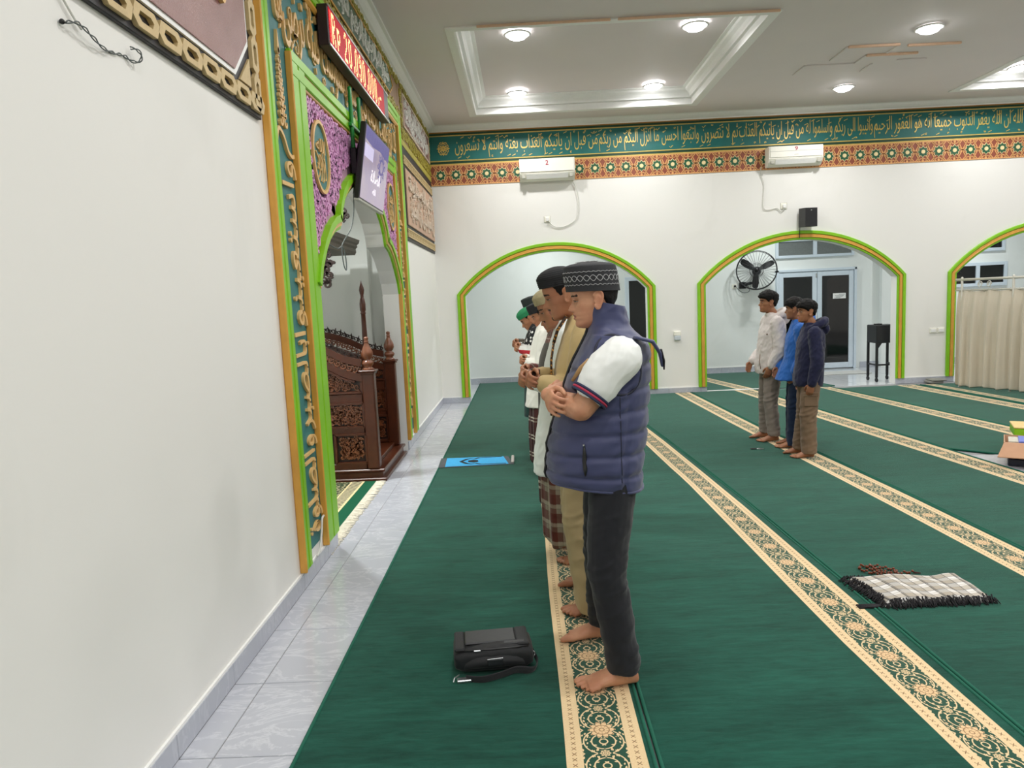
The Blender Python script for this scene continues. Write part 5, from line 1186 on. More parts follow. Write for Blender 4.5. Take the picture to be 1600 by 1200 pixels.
# box, crate, booklet and folding bookrest at the right edge, turned towards the camera side
BXM = Matrix.Translation((5.24, 5.92, 0)) @ Matrix.Rotation(math.radians(-33), 4, 'Z')
def bx_(mb): return mb.xf(BXM)
bx = thing('cardboard_box', 'open brown cardboard box with its front flap hanging out beside the lime bookrest', 'box', (5.45, 6.0, .07))
card = mat('brown_cardboard', '#bd9273', .8, var=.06, vscale=14); cin = mat('inner_cardboard', '#c9a384', .8, var=.05)
BW, BD, BB, BH = .55, .36, .075, .205
for a, b, c, d in ((0, .006, 0, BD), (BW-.006, BW, 0, BD), (.006, BW-.006, 0, .006), (.006, BW-.006, BD-.006, BD)): obj('wall', bx_(MB().box(a, b, c, d, BB, BH)), cin, bx)
obj('bottom', bx_(MB().box(0, BW, 0, BD, BB, BB+.005)), cin, bx)
def slab4(P4, th=.006):
    return MB().add(P4+[(x, y, z-th) for x, y, z in P4], [(0, 1, 2, 3), (7, 6, 5, 4), (0, 4, 5, 1), (1, 5, 6, 2), (2, 6, 7, 3), (3, 7, 4, 0)])
obj('flap', bx_(slab4([(0, 0, BH), (BW, 0, BH), (BW+.03, -.15, BH-.095), (-.045, -.15, BH-.095)])), card, bx, fix=True)
obj('flap', bx_(slab4([(BW, BD, BH), (0, BD, BH), (0, BD+.10, BH-.10), (BW, BD+.10, BH-.10)])), card, bx, fix=True)
tag(obj('navy_crate', bx_(MB().bbox(.03, .56, -.02, .34, .012, .07, .006)), mat('navy_plastic', '#1b2036', .4)), 'flat navy blue crate under the cardboard box', 'crate')
tag(obj('blue_booklet', bx_(MB().bbox(.10, .34, .05, .30, BH-.012, BH+.006, .003)), mat('violet_blue_cover', '#6f7fd0', .4, var=.1)), 'violet blue booklet lying on top inside the cardboard box', 'book')
tag(obj('paper_pad', bx_(MB().bbox(.03, .12, .08, .3, BH-.02, BH-.004, .003)), mat('printed_paper', '#c9c4b4', .6, var=.2, vscale=50)), 'small printed pad beside the blue booklet in the cardboard box', 'book')
tag(obj('tile_slab', MB().bbox(5.19, 6.1, 5.50, 6.30, .001, .010, .003), M['tile']), 'pale bare tile strip left open between the carpets under the crate', 'tile')
BRM = Matrix.Translation((5.60, 6.33, -.008)) @ Matrix.Rotation(math.radians(-28), 4, 'Z')
br_ = thing('folding_bookrest', 'lime green and cream wooden bookrest standing behind the cardboard box', 'bookrest', (5.75, 6.4, .012))
yl = mat('cream_yellow_paint', '#e3c684', .45)
obj('green_edge', MB().bbox(0, .6, 0, .025, .165, .238, .006).xf(BRM), M['lime'], br_); obj('green_side', MB().bbox(0, .025, .025, .32, .165, .238, .006).xf(BRM), M['lime'], br_)
obj('top_board', MB().bbox(-.004, .6, -.004, .32, .238, .252, .004).xf(BRM), yl, br_)
obj('cove', MB().loft([[(x0, y0, z), (.6, y0, z), (.6, .30, z), (x0, .30, z)] for x0, y0, z in ((.02, .02, .166), (.05, .03, .15), (.07, .045, .12), (.075, .05, .09), (.06, .045, .06), (.03, .02, .04), (.02, .01, .013))]).xf(BRM), yl, br_, fix=True)
# ---------------------------------------------------------------- people. Local frame: +X forward, +Y the person's left, Z up, origin on the floor
HF = [(-.116, .052), (-.110, .074), (-.100, .084), (-.088, .083), (-.080, .079), (-.072, .085), (-.064, .082), (-.056, .087), (-.046, .081), (-.02, .078), (.0, .077), (.018, .084), (.03, .086), (.05, .084), (.07, .075), (.09, .055), (.105, .028), (.114, .0)]
HB = [(-.116, -.005), (-.10, -.022), (-.085, -.040), (-.06, -.060), (-.03, -.078), (0, -.091), (.03, -.098), (.06, -.093), (.08, -.079), (.095, -.058), (.107, -.03), (.114, -.012)]
HW = [(-.116, .020), (-.108, .034), (-.095, .047), (-.08, .055), (-.05, .063), (-.02, .069), (.02, .073), (.05, .075), (.075, .067), (.095, .048), (.107, .026), (.114, .008)]
HZ = [-.116+.230*(i/70) for i in range(71)]
def gs(x, s): return math.exp(-(x/s)**2)
def head_pt(z, a, feat=True, nose=1.0):
    f, b, w = smooth_interp(HF, z), smooth_interp(HB, z), smooth_interp(HW, z); xm = lerp(f, b, .55)
    c, s_ = math.cos(a), math.sin(a); e = 2.35 if c > 0 else 2.1
    r = (abs(c)**e+abs(s_)**e)**(-1/e)
    x = xm+(f-xm if c > 0 else xm-b)*c*r; y = w*s_*r
    if feat and c > -.1:
        rg = sst(.012, -.034, z)*sst(-.048, -.036, z)                       # nose
        wn = lerp(.009, .0125, sst(.0, -.03, z)); x += nose*(.004*gs(z-.004, .012)+.027*rg)*gs(y, wn)
        x += nose*.008*gs(z+.037, .008)*(gs(y-.0125, .006)+gs(y+.0125, .006))
        ey = abs(y)-.032
        x += -.0095*gs(z-.001, .012)*gs(ey, .015)+.0062*gs(z+.001, .0085)*gs(ey, .0125)+.0035*gs(z-.019, .007)*gs(ey, .02)
        x += -.003*gs(z+.062, .003)*gs(y, .024)+.004*gs(z+.0555, .005)*gs(y, .017)+.0045*gs(z+.071, .005)*gs(y, .015)
        x += -.004*gs(z+.05, .012)*gs(abs(y)-.034, .01)
        cb = gs(z+.022, .018)*gs(abs(y)-.056, .014); x += .003*cb; y += math.copysign(.004*cb, y)
    return (x, y, z)
def head_grid(mb, fn, n=96):
    mb.loft([[fn(z, 2*PI*j/n) for j in range(n)] for z in HZ])
def ear(mb, sg, sc=1.0):
    y = sg*.074; o = len(mb.v)
    E_ = lambda x, z, k: (x-.008, y+sg*(.004+.16*(.0-x+.012)*.5)+sg*k, z-.008)
    out = [(.012, -.020), (.006, -.034), (-.004, -.036), (-.014, -.020), (-.023, .0), (-.026, .016), (-.020, .029), (-.008, .034), (.004, .029), (.011, .018)]
    sp_ = spline(out, 4); mb.tube([E_(a, b, .006) for a, b in sp_], .0043, 7, round_=True)
    mb.ball(E_(-.005, -.028, .003), (.008, .005, .009), 6); mb.ball(E_(-.006, .002, 0), (.017, .005, .028), 8)
    mb.tube([E_(-.014, -.012, .004), (E_(-.015, .004, .005)), E_(-.010, .016, .004)], .0035, 6, round_=True); mb.ball(E_(.010, -.006, .003), (.004, .005, .006), 5)
def foot(mb, A, yaw, side, s=1.0):
    """A: point on floor under the ankle, yaw: toe direction, side +1 left foot"""
    Mx = Matrix.Translation(A) @ Matrix.Rotation(yaw, 4, 'Z') @ Matrix.Scale(s, 4); o = len(mb.v)
    sec = [(-.062, .014, .016, .024), (-.055, .026, .028, .030), (-.035, .032, .038, .040), (-.01, .033, .046, .048), (.02, .034, .043, .044), (.05, .038, .034, .035), (.085, .044, .026, .026), (.115, .047, .018, .019), (.138, .046, .0135, .0145)]
    rr = []
    for x, w, h, zc in sec:
        sh = -side*.010*sst(0, .13, x); rr.append([(x, sh+w*math.cos(2*PI*k/16)*(1.0), max(.001, zc+h*math.sin(2*PI*k/16)*(1.0 if math.sin(2*PI*k/16) > 0 else .98))) for k in range(16)])
    mb.loft(rr)
    for k, (ly, L_, r) in enumerate(((-.038, .050, .0140), (-.017, .054, .0098), (.002, .046, .0092), (.020, .036, .0088), (.036, .025, .0082))):
        y0 = side*(ly*1.0)-side*.004; x0 = .118-.004*k; mb.tube([(x0, y0, .016), (x0+L_*.6, y0*1.04, .0155 if k else .017), (x0+L_, y0*1.04, r*.92)], [r*1.05, r, r*.85], 8, round_=True)
    mb.tube([(-.012, 0, .055), (-.010, 0, .13)], [.040, .036], 12, round_=True); mb.ball((-.012, .034, .075), .012, 6); mb.ball((-.012, -.034, .075), .012, 6)
    mb.xf(Mx, o)
def hand(mb, Wp, d, n, side_v, curl_=.5, s=1.0, spread=.0, thumb=.6, curls=None):
    """Wp wrist, d finger direction, n palm normal, side_v thumb side"""
    d = Vector(d).normalized(); n = Vector(n); n = (n-d*n.dot(d)).normalized(); t = d.cross(n)
    if t.dot(Vector(side_v)) < 0: t = -t
    W0 = Vector(Wp); P = lambda a, b, c: tuple(W0+(d*a+t*b+n*c)*s)
    mb.tube([P(-.015, 0, 0), P(.02, .002, .0), P(.05, .002, -.002), P(.085, 0, -.002)], [(.024*s, .018*s), (.031*s, .016*s), (.039*s, .0145*s), (.038*s, .0115*s)], 14, up=tuple(t), round_=True)
    for k, (b, L_, r) in enumerate(((.029, .070, .0088), (.010, .078, .0090), (-.009, .073, .0086), (-.027, .058, .0078))):
        c_ = curls[k] if curls else curl_; p = Vector(P(.080-.004*abs(k-1), b, -.002)); a = 0.0; pts = [tuple(p)]; q_ = p.copy()
        for sg, cc in ((.46, .7), (.31, 1.1), (.23, .9)):
            a += c_*cc; dr = d*math.cos(a)+n*math.sin(a)+t*(spread*(b/.03)); q_ = q_+dr.normalized()*(L_*sg*s); pts.append(tuple(q_))
        mb.tube([P(.05, b*.8, 0)]+spline(pts, 3), [r*s*1.1]+[r*s*lerp(1.05, .8, i/9) for i in range(10)], 9, round_=True)
    th = [Vector(P(.012, .020, .006)), Vector(P(.040, .046, .012+.010*thumb)), Vector(P(.066, .052, .018+.022*thumb)), Vector(P(.088, .046, .020+.034*thumb))]
    mb.tube([tuple(q_) for q_ in th], [.015*s, .0125*s, .0105*s, .0085*s], 9, round_=True)
def limb(mb, pts, radii, k=4, n=14):
    P = spline([tuple(p) for p in pts], k); R_ = [q[0] for q in spline([(r, 0) for r in radii], k)]; mb.tube(P, R_, n, round_=True)
def ring_z(z, xc, rf, rb, ry, n=44, e=2.3, yc=0.0, tilt=0.0):
    out = []
    for j in range(n):
        a = 2*PI*j/n; c, s_ = math.cos(a), math.sin(a); r = (abs(c)**e+abs(s_)**e)**(-1/e); x = (rf if c > 0 else rb)*c*r
        out.append((xc+x, yc+ry*s_*r, z+tilt*x))
    return out
def tabloft(mb, tab, n=44, e=2.3, step=None, fx=None):
    """tab rows: z, xc, rf, rb, ry  (optionally tilt)"""
    tab = [tuple(r)+(0.0,)*(6-len(r)) for r in tab]
    T = spline(tab, 6); rr = []
    for r in T:
        g = ring_z(r[0], r[1], max(r[2], .002), max(r[3], .002), max(r[4], .002), n, e, 0, r[5])
        rr.append([fx(p) for p in g] if fx else g)
    mb.loft(rr)
def wrinkle(me, amp, sc=(9, 9, 14), amp2=0.0, sc2=30, cond=None):
    """soft rumples plus sharper creases (ridged noise) along the normals"""
    vs = [(v.co.copy(), v.normal.copy()) for v in me.vertices]
    for v, (p, n) in zip(me.vertices, vs):
        k = 1.0 if cond is None else cond(p)
        if k:
            q_ = Vector((p.x*sc[0], p.y*sc[1], p.z*sc[2]+1.6*p.x*sc[0])); r = .32-min(.6, abs(mnoise.noise(q_)*1.6))
            v.co = p+n*(k*(amp*.55*mnoise.noise(q_*.7+Vector((5, 2, 9)))+amp*.95*r+amp2*mnoise.noise(p*sc2)))
    me.update()
def set_mats(me, mats, fn=None):
    for m_ in mats: me.materials.append(m_)
    if fn: me.polygons.foreach_set('material_index', [fn(p.center) for p in me.polygons])
    return me
class Person:
    def __init__(s, label, loc, facing, skin_m, hs=1.0, pitch=0.0, yaw=0.0, hz=1.545, hx=.045, group=None, vox=.0055, nose=1.0, jaw=1.0, moustache=0):
        s.label, s.loc, s.facing, s.skin, s.hs, s.vox, s.group = label, loc, facing, skin_m, hs, vox, group
        s.mo = moustache; s.hc = Vector((hx, 0, hz)); s.HM = Matrix.Translation(s.hc) @ Matrix.Rotation(yaw, 4, 'Z') @ Matrix.Rotation(pitch, 4, 'Y') @ Matrix.Diagonal((1, jaw, 1, 1)); s.HI = s.HM.inverted()
        s.mb = MB(); s.parts = []; o = 0
        head_grid(s.mb, lambda z, a: head_pt(z, a, True, nose)); ear(s.mb, 1); ear(s.mb, -1); s.mb.xf(s.HM, 0)
        base = s.HM @ Vector((-.012, 0, -.07)); limb(s.mb, [(-.02, 0, 1.36), (-.015, 0, 1.42), tuple(base)], [.062, .056, .054])
    def finish(s):
        me = remesh(s.mb, s.vox, 1, .4, 'person')
        def pick(c):
            p = s.HI @ c
            if p.x > .06 and abs(p.y) < .024 and -.077 < p.z < -.049 and abs(p.z+.063) < .013*(1-(p.y/.026)**2)+.001: return 1
            if p.x > .055 and .010 < abs(p.y) < .052 and abs(p.z-(.0215-.10*max(0, abs(p.y)-.034))) < .0042: return 2
            if s.mo and p.x > .066 and abs(p.y) < .027 and -.057 < p.z < -.045-.006*abs(p.y)/.027: return 2
            if s.mo > 1 and p.x > .055 and abs(p.y) < .016 and p.z < -.086: return 2
            return 0
        set_mats(me, [s.skin, M['lip'], M['brow']], pick)
        b = bpy.data.objects.new('person', me); COL.objects.link(b); b.location = (s.loc[0], s.loc[1], s.loc[2]+.003); b.rotation_euler = (0, 0, s.facing); b.scale = (s.hs,)*3
        tag(b, s.label, 'person', s.group); s.body = b
        for nm, m_ in s.parts:
            o = bpy.data.objects.new(nm, m_); COL.objects.link(o); o.parent = b
        return b
    def part(s, nm, me, mats=None, smooth=True):
        if isinstance(me, MB): me = me.mesh(nm, mats if isinstance(mats, (list, tuple)) else [mats], (0, 0, 0), smooth)
        elif mats: set_mats(me, mats if isinstance(mats, (list, tuple)) else [mats])
        s.parts.append((nm, me)); return me
    # ---- body pieces
    def torso(s, k=1.0):
        mb = MB(); tabloft(mb, [(.80, 0, .10*k, .11*k, .15), (.95, .0, .10*k, .09*k, .145), (1.1, .0, .10*k, .09, .145), (1.25, -.01, .10, .09, .15), (1.34, -.015, .07, .08, .14), (1.40, -.015, .05, .05, .07)], 28); s.mb.v, o = s.mb.v, 0; s.mb.add(mb.v, mb.f)
    def leg(s, sg, hip, knee, ank, yaw=0.0, fs=1.0):
        limb(s.mb, [hip, lerp3(hip, knee, .5), knee, lerp3(knee, ank, .35), (ank[0], ank[1], .10)], [.078, .066, .050, .050, .034]); foot(s.mb, (ank[0]+.01, ank[1], 0), yaw, sg, fs)
    def arm(s, sh, el, wr, up=.043, fo=.037):
        limb(s.mb, [sh, lerp3(sh, el, .5), el], [up*1.1, up, up*.88]); limb(s.mb, [el, lerp3(el, wr, .3), lerp3(el, wr, .7), wr], [up*.88, fo*1.06, fo*.86, fo*.68])
    def eyes(s, down=1.0):
        ew = MB(); ir = MB(); ls = MB()
        for sg in (-1, 1):
            y = sg*.032; ew.ball((.0665, y, -.003), (.0125, .0125, lerp(.0052, .0020, down)), 8)
            ir.ball((.0742, y, -.0035), (.0056, .0052, lerp(.0046, .0021, down)), 6)
            ls.tube([(.0715, y-.0145, -.002), (.0795, y-.006, .0018), (.0805, y, .0022), (.0795, y+.006, .0018), (.0715, y+.0145, -.002)], .0016, 6, round_=True)
        for nm, mb, m_ in (('eyes', ew, M['eye']), ('irises', ir, M['iris']), ('lashes', ls, M['brow'])): s.part(nm, mb.xf(s.HM), m_)
    def hair(s, mask, th=.016, m_='hair', tex=.004):
        mb = MB()
        def f(z, a):
            x, y, z0 = head_pt(z, a, False); k = mask(x, y, z0); p = Vector((x, y, z0)); n = Vector((x*1.0, y*1.6, (z0-.0)*.9)).normalized()
            d = lerp(-.010, th*(.5+.5*sst(.0, .085, z0)), k)+tex*k*mnoise.noise(Vector((x*60, y*60, z0*45))); return tuple(p+n*d)
        head_grid(mb, f); s.part('hair', mb.xf(s.HM), M[m_])
    def cap(s, kind, mat_, z0=.035, tiltc=.12, top=.135, parts=None, grow=.009):
        """dome or flat topped cap following the head; z0 = rim height at the middle, tiltc = rim slope towards the back"""
        mb = MB(); n = 64; rr = []; prof = {'dome': [(0, 0), (.1, .002), (.3, .003), (.5, 0), (.68, -.010), (.82, -.024), (.92, -.042), (.98, -.060), (1.0, -.074)],
                                              'flat': [(0, 0), (.02, .003), (.5, .001), (.78, -.002), (.86, -.006), (.92, -.020), (.96, -.040), (.985, -.06), (1.0, -.078)]}[kind]
        P = spline(prof, 6)
        f, b, w = smooth_interp(HF, .045), smooth_interp(HB, .035), .0755
        for t_, dr in P:
            rg_ = []
            for j in range(n):
                a = 2*PI*j/n; c, s_ = math.cos(a), math.sin(a); xm = -.005; rx = (f-xm if c > 0 else xm-b)+grow; ry = w+grow
                sh = max(.03, 1+dr/.078*1.0) if dr < 0 else 1+dr*1.5
                x = xm+rx*c*sh; y = ry*s_*sh; zr = z0+tiltc*(x-.0)
                z = lerp(zr, top+.75*tiltc*x, t_)
                rib = 0
                if kind == 'dome' and parts == 'ribs': q_ = 1+.018*math.sin(t_*62); x *= q_; y *= q_
                rg_.append((x, y, z))
            rr.append(rg_)
        mb.loft(rr, True); s.part('cap', mb.xf(s.HM), M[mat_] if isinstance(mat_, str) else mat_)
        return rr
def lerp3(a, b, t): return tuple(lerp(x, y, t) for x, y in zip(a, b))
def pants(P_, hips, legs, mat_, waist=(.98, .135, .155), wr=.006, vox=.008, cuff=None, flare=None):
    """legs: list of (hip, knee, hem, r_thigh, r_knee, r_hem)"""
    mb = MB(); tabloft(mb, [(waist[0], 0, waist[1]*.95, waist[1], waist[2]), (.92, 0, waist[1], waist[1]*1.03, waist[2]*1.04), (.84, 0, waist[1]*1.0, waist[1]*1.04, waist[2]*1.06), (.76, 0, waist[1]*.8, waist[1]*.85, waist[2]*.9)], 36)
    for hip, kn, hm, r0, r1, r2 in legs: limb(mb, [hip, lerp3(hip, kn, .5), kn, lerp3(kn, hm, .5), hm], [r0, (r0+r1)/2*1.02, r1, (r1+r2)/2, r2], 6, 20)
    me = remesh(mb, vox, 3, .5, 'trousers')
    for v in me.vertices:
        hz = min((l_[2] for l_ in legs), key=lambda h: abs(h[1]-v.co.y))[2]-.012+.10*0
        if v.co.z < hz: v.co.z = hz
    wrinkle(me, wr, (6, 6, 20), wr*.6, 22, lambda p: .35+.65*gs(p.z-.45, .16)+.5*gs(p.z-.14, .10))
    P_.part('trousers', me, mat_)
def sweater(P_, tab, arms, mat_, wr=.006, vox=.008, hood=None, name='shirt'):
    mb = MB(); tabloft(mb, tab, 40)
    for pts, rad in arms: limb(mb, pts, rad, 6, 18)
    if hood: hood(mb)
    me = remesh(mb, vox, 3, .5, name); wrinkle(me, wr, (10, 10, 13), wr*.4, 32); P_.part(name, me, mat_); return me
def hairline(front, side, nape):
    tab = [(-.11, nape), (-.06, nape+.005), (-.035, -.01), (-.02, side), (.018, side+.002), (.034, front-.016), (.05, front-.003), (.10, front+.002)]
    return lambda x, y, z: sst(-.008, .010, z-interp(tab, x)-.006*mnoise.noise(Vector((x*90, y*90, 0))))
WEST = PI
# ================= front man: navy quilted vest, white polo sleeves, black trousers
p = Person('front man in navy quilted vest and black embroidered cap, arms folded, head bowed', (1.60, 2.93, .012), WEST, M['skin1'], 1.0, .12, 0, 1.552, .045, vox=.0040, nose=.95, jaw=1.08)
p.torso(1.15)
p.leg(1, (.0, .10, .86), (.035, .17, .46), (-.015, .205, .07), .18, 1.06); p.leg(-1, (.0, -.10, .86), (.03, -.15, .46), (.035, -.20, .07), -.05, 1.0)
shL, elL, wrL = (-.035, .195, 1.345), (.125, .235, 1.135), (.225, -.03, 1.150)
shR, elR, wrR = (-.03, -.19, 1.34), (.13, -.225, 1.15), (.245, .085, 1.175)
p.arm((-.035, .19, 1.315), elL, wrL, .054, .046); p.arm(shR, elR, wrR, .056, .044)
hand(p.mb, wrR, (-.15, 1.0, -.28), (-1, -.1, -.25), (-.35, .1, 1), .42, 1.06, .10, .5, (.55, .5, .45, .4)); hand(p.mb, wrL, (.05, -1, .05), (-1, 0, 0), (0, 0, 1), .45, 1.0)
p.eyes(); 
hl_ = hairline(.09, .022, -.052); p.hair(lambda x, y, z: hl_(x, y, z)*sst(.030, .016, z), .022)
kop = mat('charcoal_cap_cloth', '#2a2b2f', .8, var=.12, vscale=40, bump=.2, bscale=600)
CAPZ = p.cap('flat', kop, .030, .13, .148, grow=.017)
em = MB(); em2 = MB()
def capline(mb, fz, r, n=130):
    pts = []
    for i in range(n+1):
        a = 2*PI*i/n; t_ = fz(a); k = (len(CAPZ)-1)*t_; i0 = int(k); fr_ = k-i0; c_ = a/(2*PI)*64; j = int(c_) % 64; j2 = (j+1) % 64; g = c_-int(c_)
        q0 = lerp3(CAPZ[i0][j], CAPZ[i0][j2], g); q1 = lerp3(CAPZ[i0+1][j], CAPZ[i0+1][j2], g); q_ = lerp3(q0, q1, fr_); pts.append((q_[0]*1.012, q_[1]*1.012, q_[2]))
    mb.tube(pts, r, 5, caps=False)
capline(em, lambda a: .178+.005*math.sin(a*36), .0011); capline(em, lambda a: .30+.006*math.sin(a*36), .0011)
capline(em, lambda a: .230+.026*math.sin(a*13), .0013); capline(em, lambda a: .230-.026*math.sin(a*13), .0013)
for k in range(9): 
    a = k*2*PI/9; x, y = .035*math.cos(a)-.0, .030*math.sin(a); em.tube([(x+.012*math.cos(b), y+.012*math.sin(b), .1475+.0975*x-.35*(x*x+y*y)) for b in [i*.7 for i in range(8)]], .0012, 5)
p.part('cap_embroidery', em.xf(p.HM), mat('silver_thread', '#b9b9bb', .5, .2))
# white polo: sleeves and collar
pol = cloth('white_pique', '#eef1ee', .85, .04, 10, 1200, .1, .1)
for sg, sh, el in ((1, shL, elL), (-1, shR, elR)):
    mb = MB(); e2_ = lerp3(sh, el, .60); limb(mb, [(sh[0]-.0, sg*.160, 1.335), (sh[0], sh[1], 1.318), lerp3(sh, el, .35), e2_], [.070, .084, .084, .080], 6, 24)
    me = remesh(mb, .0065, 3, .5, 'sleeve'); wrinkle(me, .006, (12, 12, 12), .002, 40); p.part('shirt_sleeve', me, pol)
    ax = (Vector(el)-Vector(sh)).normalized(); u_ = ax.orthogonal().normalized(); v_ = ax.cross(u_)
    for k, (off_, m_) in enumerate(((-.002, '#28304f'), (-.012, '#b23350'), (-.021, '#28304f'))):
        c_ = Vector(e2_)-ax*(off_+.0)+ax*.034; rb_ = MB(); rb_.tube([tuple(c_+u_*(.0735*math.cos(a))+v_*(.0735*math.sin(a))) for a in [i*2*PI/40 for i in range(41)]], .0052, 7, caps=False)
        if sg == 1: p.part('sleeve_stripe', rb_, mat('sleeve_stripe_cloth', m_, .8))
# quilted vest
navy = cloth('navy_quilted_nylon', '#3f4468', .5, .06, 8, 300, .05, .25, .35)
SEAM = [.845, .93, 1.015, 1.10, 1.185, 1.275]
VT = [(.785, .0, .235, .135, .185, .10), (.80, .01, .25, .145, .20, .10), (.865, .015, .245, .155, .212, .08), (.95, .015, .235, .165, .212, .05), (1.05, .0, .225, .165, .208, .02), (1.15, -.01, .195, .162, .205, 0), (1.25, -.02, .175, .160, .205, 0), (1.32, -.03, .150, .150, .205, .0), (1.375, -.035, .120, .130, .185, .05), (1.415, -.03, .095, .10, .135, .12), (1.445, -.02, .085, .085, .095, .16), (1.49, -.010, .094, .084, .086, .20), (1.53, -.004, .094, .080, .084, .22)]
mb = MB(); T = spline([tuple(r) for r in VT], 14); rr = []
for z, xc, rf, rb_, ry, tl_ in T:
    rg_ = ring_z(z, xc, rf, rb_, ry, 96, 2.25, 0, tl_); o_ = []
    for j, q_ in enumerate(rg_):
        a = 2*PI*j/96; sid = abs(math.sin(a)); zz = z+.012*math.cos(a)+.0; ds_ = min(abs(zz-k) for k in SEAM) if z < 1.33 else 1; puff = -.010*gs(ds_, .012)
        vs_ = abs(math.atan2(math.sin(a), math.cos(a)))/PI; puff += -.007*gs((vs_-.62)*.6, .012)*(z < 1.31)
        ar_ = ((q_[0]+.02)/.085)**2+((z-1.30)/.115)**2
        puff += .010*gs(ar_-1.15, .35)*(sid > .55)*(z < 1.4)-.020*(sst(1.0, .6, ar_))*(sid > .55)
        n_ = Vector((math.cos(a), math.sin(a), 0)); w_ = .010*(.25-abs(mnoise.noise(Vector((q_[0]*9, q_[1]*9, z*16+q_[0]*12)))))+.003*mnoise.noise(Vector((q_[0]*40, q_[1]*40, z*30)))
        o_.append(tuple(Vector(q_)+n_*(puff+w_)))
    rr.append(o_)
mb.loft(rr); p.part('vest', mb, navy)
dkn = mat('dark_binding', '#23263a', .6)
bn = MB()
def vest_surf(x, z, k=.006):
    best = None
    for r in rr:
        if best is None or abs(r[24][2]-z) < abs(best[24][2]-z): best = r
    q_ = min((v for v in best if v[1] > 0), key=lambda v: abs(v[0]-x)); return (x, q_[1]+k, z)
pth = []
for i in range(41):
    a = 2*PI*i/40; x, z = -.025+.088*math.cos(a)+.018*math.sin(a), 1.292+.118*math.sin(a); pth.append(vest_surf(x, z, .002))
sm_ = [tuple(sum(pth[(i+d) % 40][c] for d in (-2, -1, 0, 1, 2))/5 for c in range(3)) for i in range(41)]
bn.tube(sm_, .0055, 8, caps=False); p.part('armhole_binding', bn, dkn)
hm_ = MB(); r0 = rr[6]; hm_.tube([tuple(q_) for q_ in rr[8]]+[tuple(rr[8][0])], .006, 8, caps=False); p.part('hem_piping', hm_, navy)
zp = MB(); zp.tube([vest_surf(.115, z, .004) for z in (.865, .89, .92, .95, .985)], [.003, .008, .009, .008, .003], 8); p.part('pocket_zip', zp, M['dark'])
zp = MB(); zp.tube([vest_surf(-.028, z, .001) for z in [.83+.02*i for i in range(18)]], .0022, 6); p.part('side_seam', zp, dkn)
zp = MB(); zp.tube([vest_surf(.117, .99, .008), vest_surf(.117, .982, .008)], .004, 6); p.part('zip_pull', zp, M['metal'])
fl = MB(); fl.tube([(.085, .178, 1.32), (.115, .172, 1.285), (.150, .160, 1.235)], [(.004, .004), (.010, .006), (.006, .004)], 8); p.part('chest_tab', fl, mat('tan_tab', '#b08c5c', .6))
fl = MB(); fl.tube([(-.10, .16, 1.395), (-.165, .165, 1.375), (-.192, .165, 1.33), (-.20, .165, 1.28)], [(.030, .008), (.034, .008), (.028, .007), (.010, .005)], 10, up=(0, 1, 0), round_=True); p.part('shoulder_flap', fl, navy)
fl = MB(); fl.tube([(-.196, .17, 1.345), (-.206, .17, 1.30), (-.206, .17, 1.265)], [(.016, .004), (.016, .004), (.006, .003)], 8, up=(0, 1, 0)); p.part('flap_trim', fl, M['dark'])
zf = MB(); zf.tube([(q_[0]+.004, 0, q_[2]) for q_ in (r[0] for r in rr[::6])], .006, 6); p.part('front_zip', zf, M['dark'])
blk = cloth('black_trouser_cloth', '#202126', .75, .10, 7, 800, .12, .2)
pants(p, None, [((-.005, .095, .82), (.040, .165, .47), (-.015, .205, .075), .098, .080, .066), ((-.0, -.095, .82), (.03, -.15, .47), (.03, -.20, .085), .098, .078, .064)], blk, (.97, .120, .150), .010, .007)
p.finish()
# ================= the rest of the row
def folded(P_, z=1.11, x=.235, k=1.0, up=.042, fo=.035):
    sL, eL, wL = (-.01, .175, 1.345), (.045, .225, z-.02), (x, .035, z+.015); sR, eR, wR = (-.01, -.175, 1.345), (.045, -.225, z-.02), (x+.035, -.035, z+.045)
    P_.arm(sL, eL, wL, up, fo); P_.arm(sR, eR, wR, up, fo)
    hand(P_.mb, wL, (.35, -1, .05), (-1, -.3, 0), (0, 0, 1), .35, .95); hand(P_.mb, wR, (.12, 1, -.22), (-1, .1, -.3), (-.2, .1, 1), .5, 1.0, .05, .5)
    return [([sL, lerp3(sL, eL, .5), eL, lerp3(eL, wL, .45), lerp3(eL, wL, .80)], [.070, .068, .060, .054, .046]), ([sR, lerp3(sR, eR, .5), eR, lerp3(eR, wR, .45), lerp3(eR, wR, .80)], [.070, .068, .060, .054, .046])]
def stand(P_, dx=.0, dy=.13, fs=1.0):
    P_.torso(); P_.leg(1, (0, .09, .86), (.02, .11, .46), (dx, dy, .07), .12, fs); P_.leg(-1, (0, -.09, .86), (.02, -.11, .46), (dx, -dy, .07), -.12, fs)
TOP = lambda w=1.0, hem=.80, fl=1.0: [(hem, .005, .15*w*fl, .145*w*fl, .185*fl), (hem+.12, .005, .15*w, .142*w, .18), (1.05, 0, .145*w, .135, .18), (1.2, -.01, .14, .135, .185), (1.32, -.02, .11, .125, .18), (1.385, -.018, .085, .09, .12), (1.425, -.01, .066, .066, .072), (1.45, -.005, .058, .058, .06)]
def collar(P_, mat_, z0=1.40, z1=1.475, r=.066, nm='collar'):
    mb = MB(); rr = [ring_z(z, lerp(-.012, -.004, t), r*k, r*k, r*k, 30, 2, 0, .22) for t, z, k in ((0, z0, 1.12), (.5, (z0+z1)/2, 1.02), (1, z1, 1.0))]; rr += [ring_z(z1, -.004, r*.88, r*.88, r*.88, 30, 2, 0, .22), ring_z(z0, -.012, r*.9, r*.9, r*.9, 30, 2, 0, .22)]
    mb.loft(rr, False); P_.part(nm, mb, mat_)
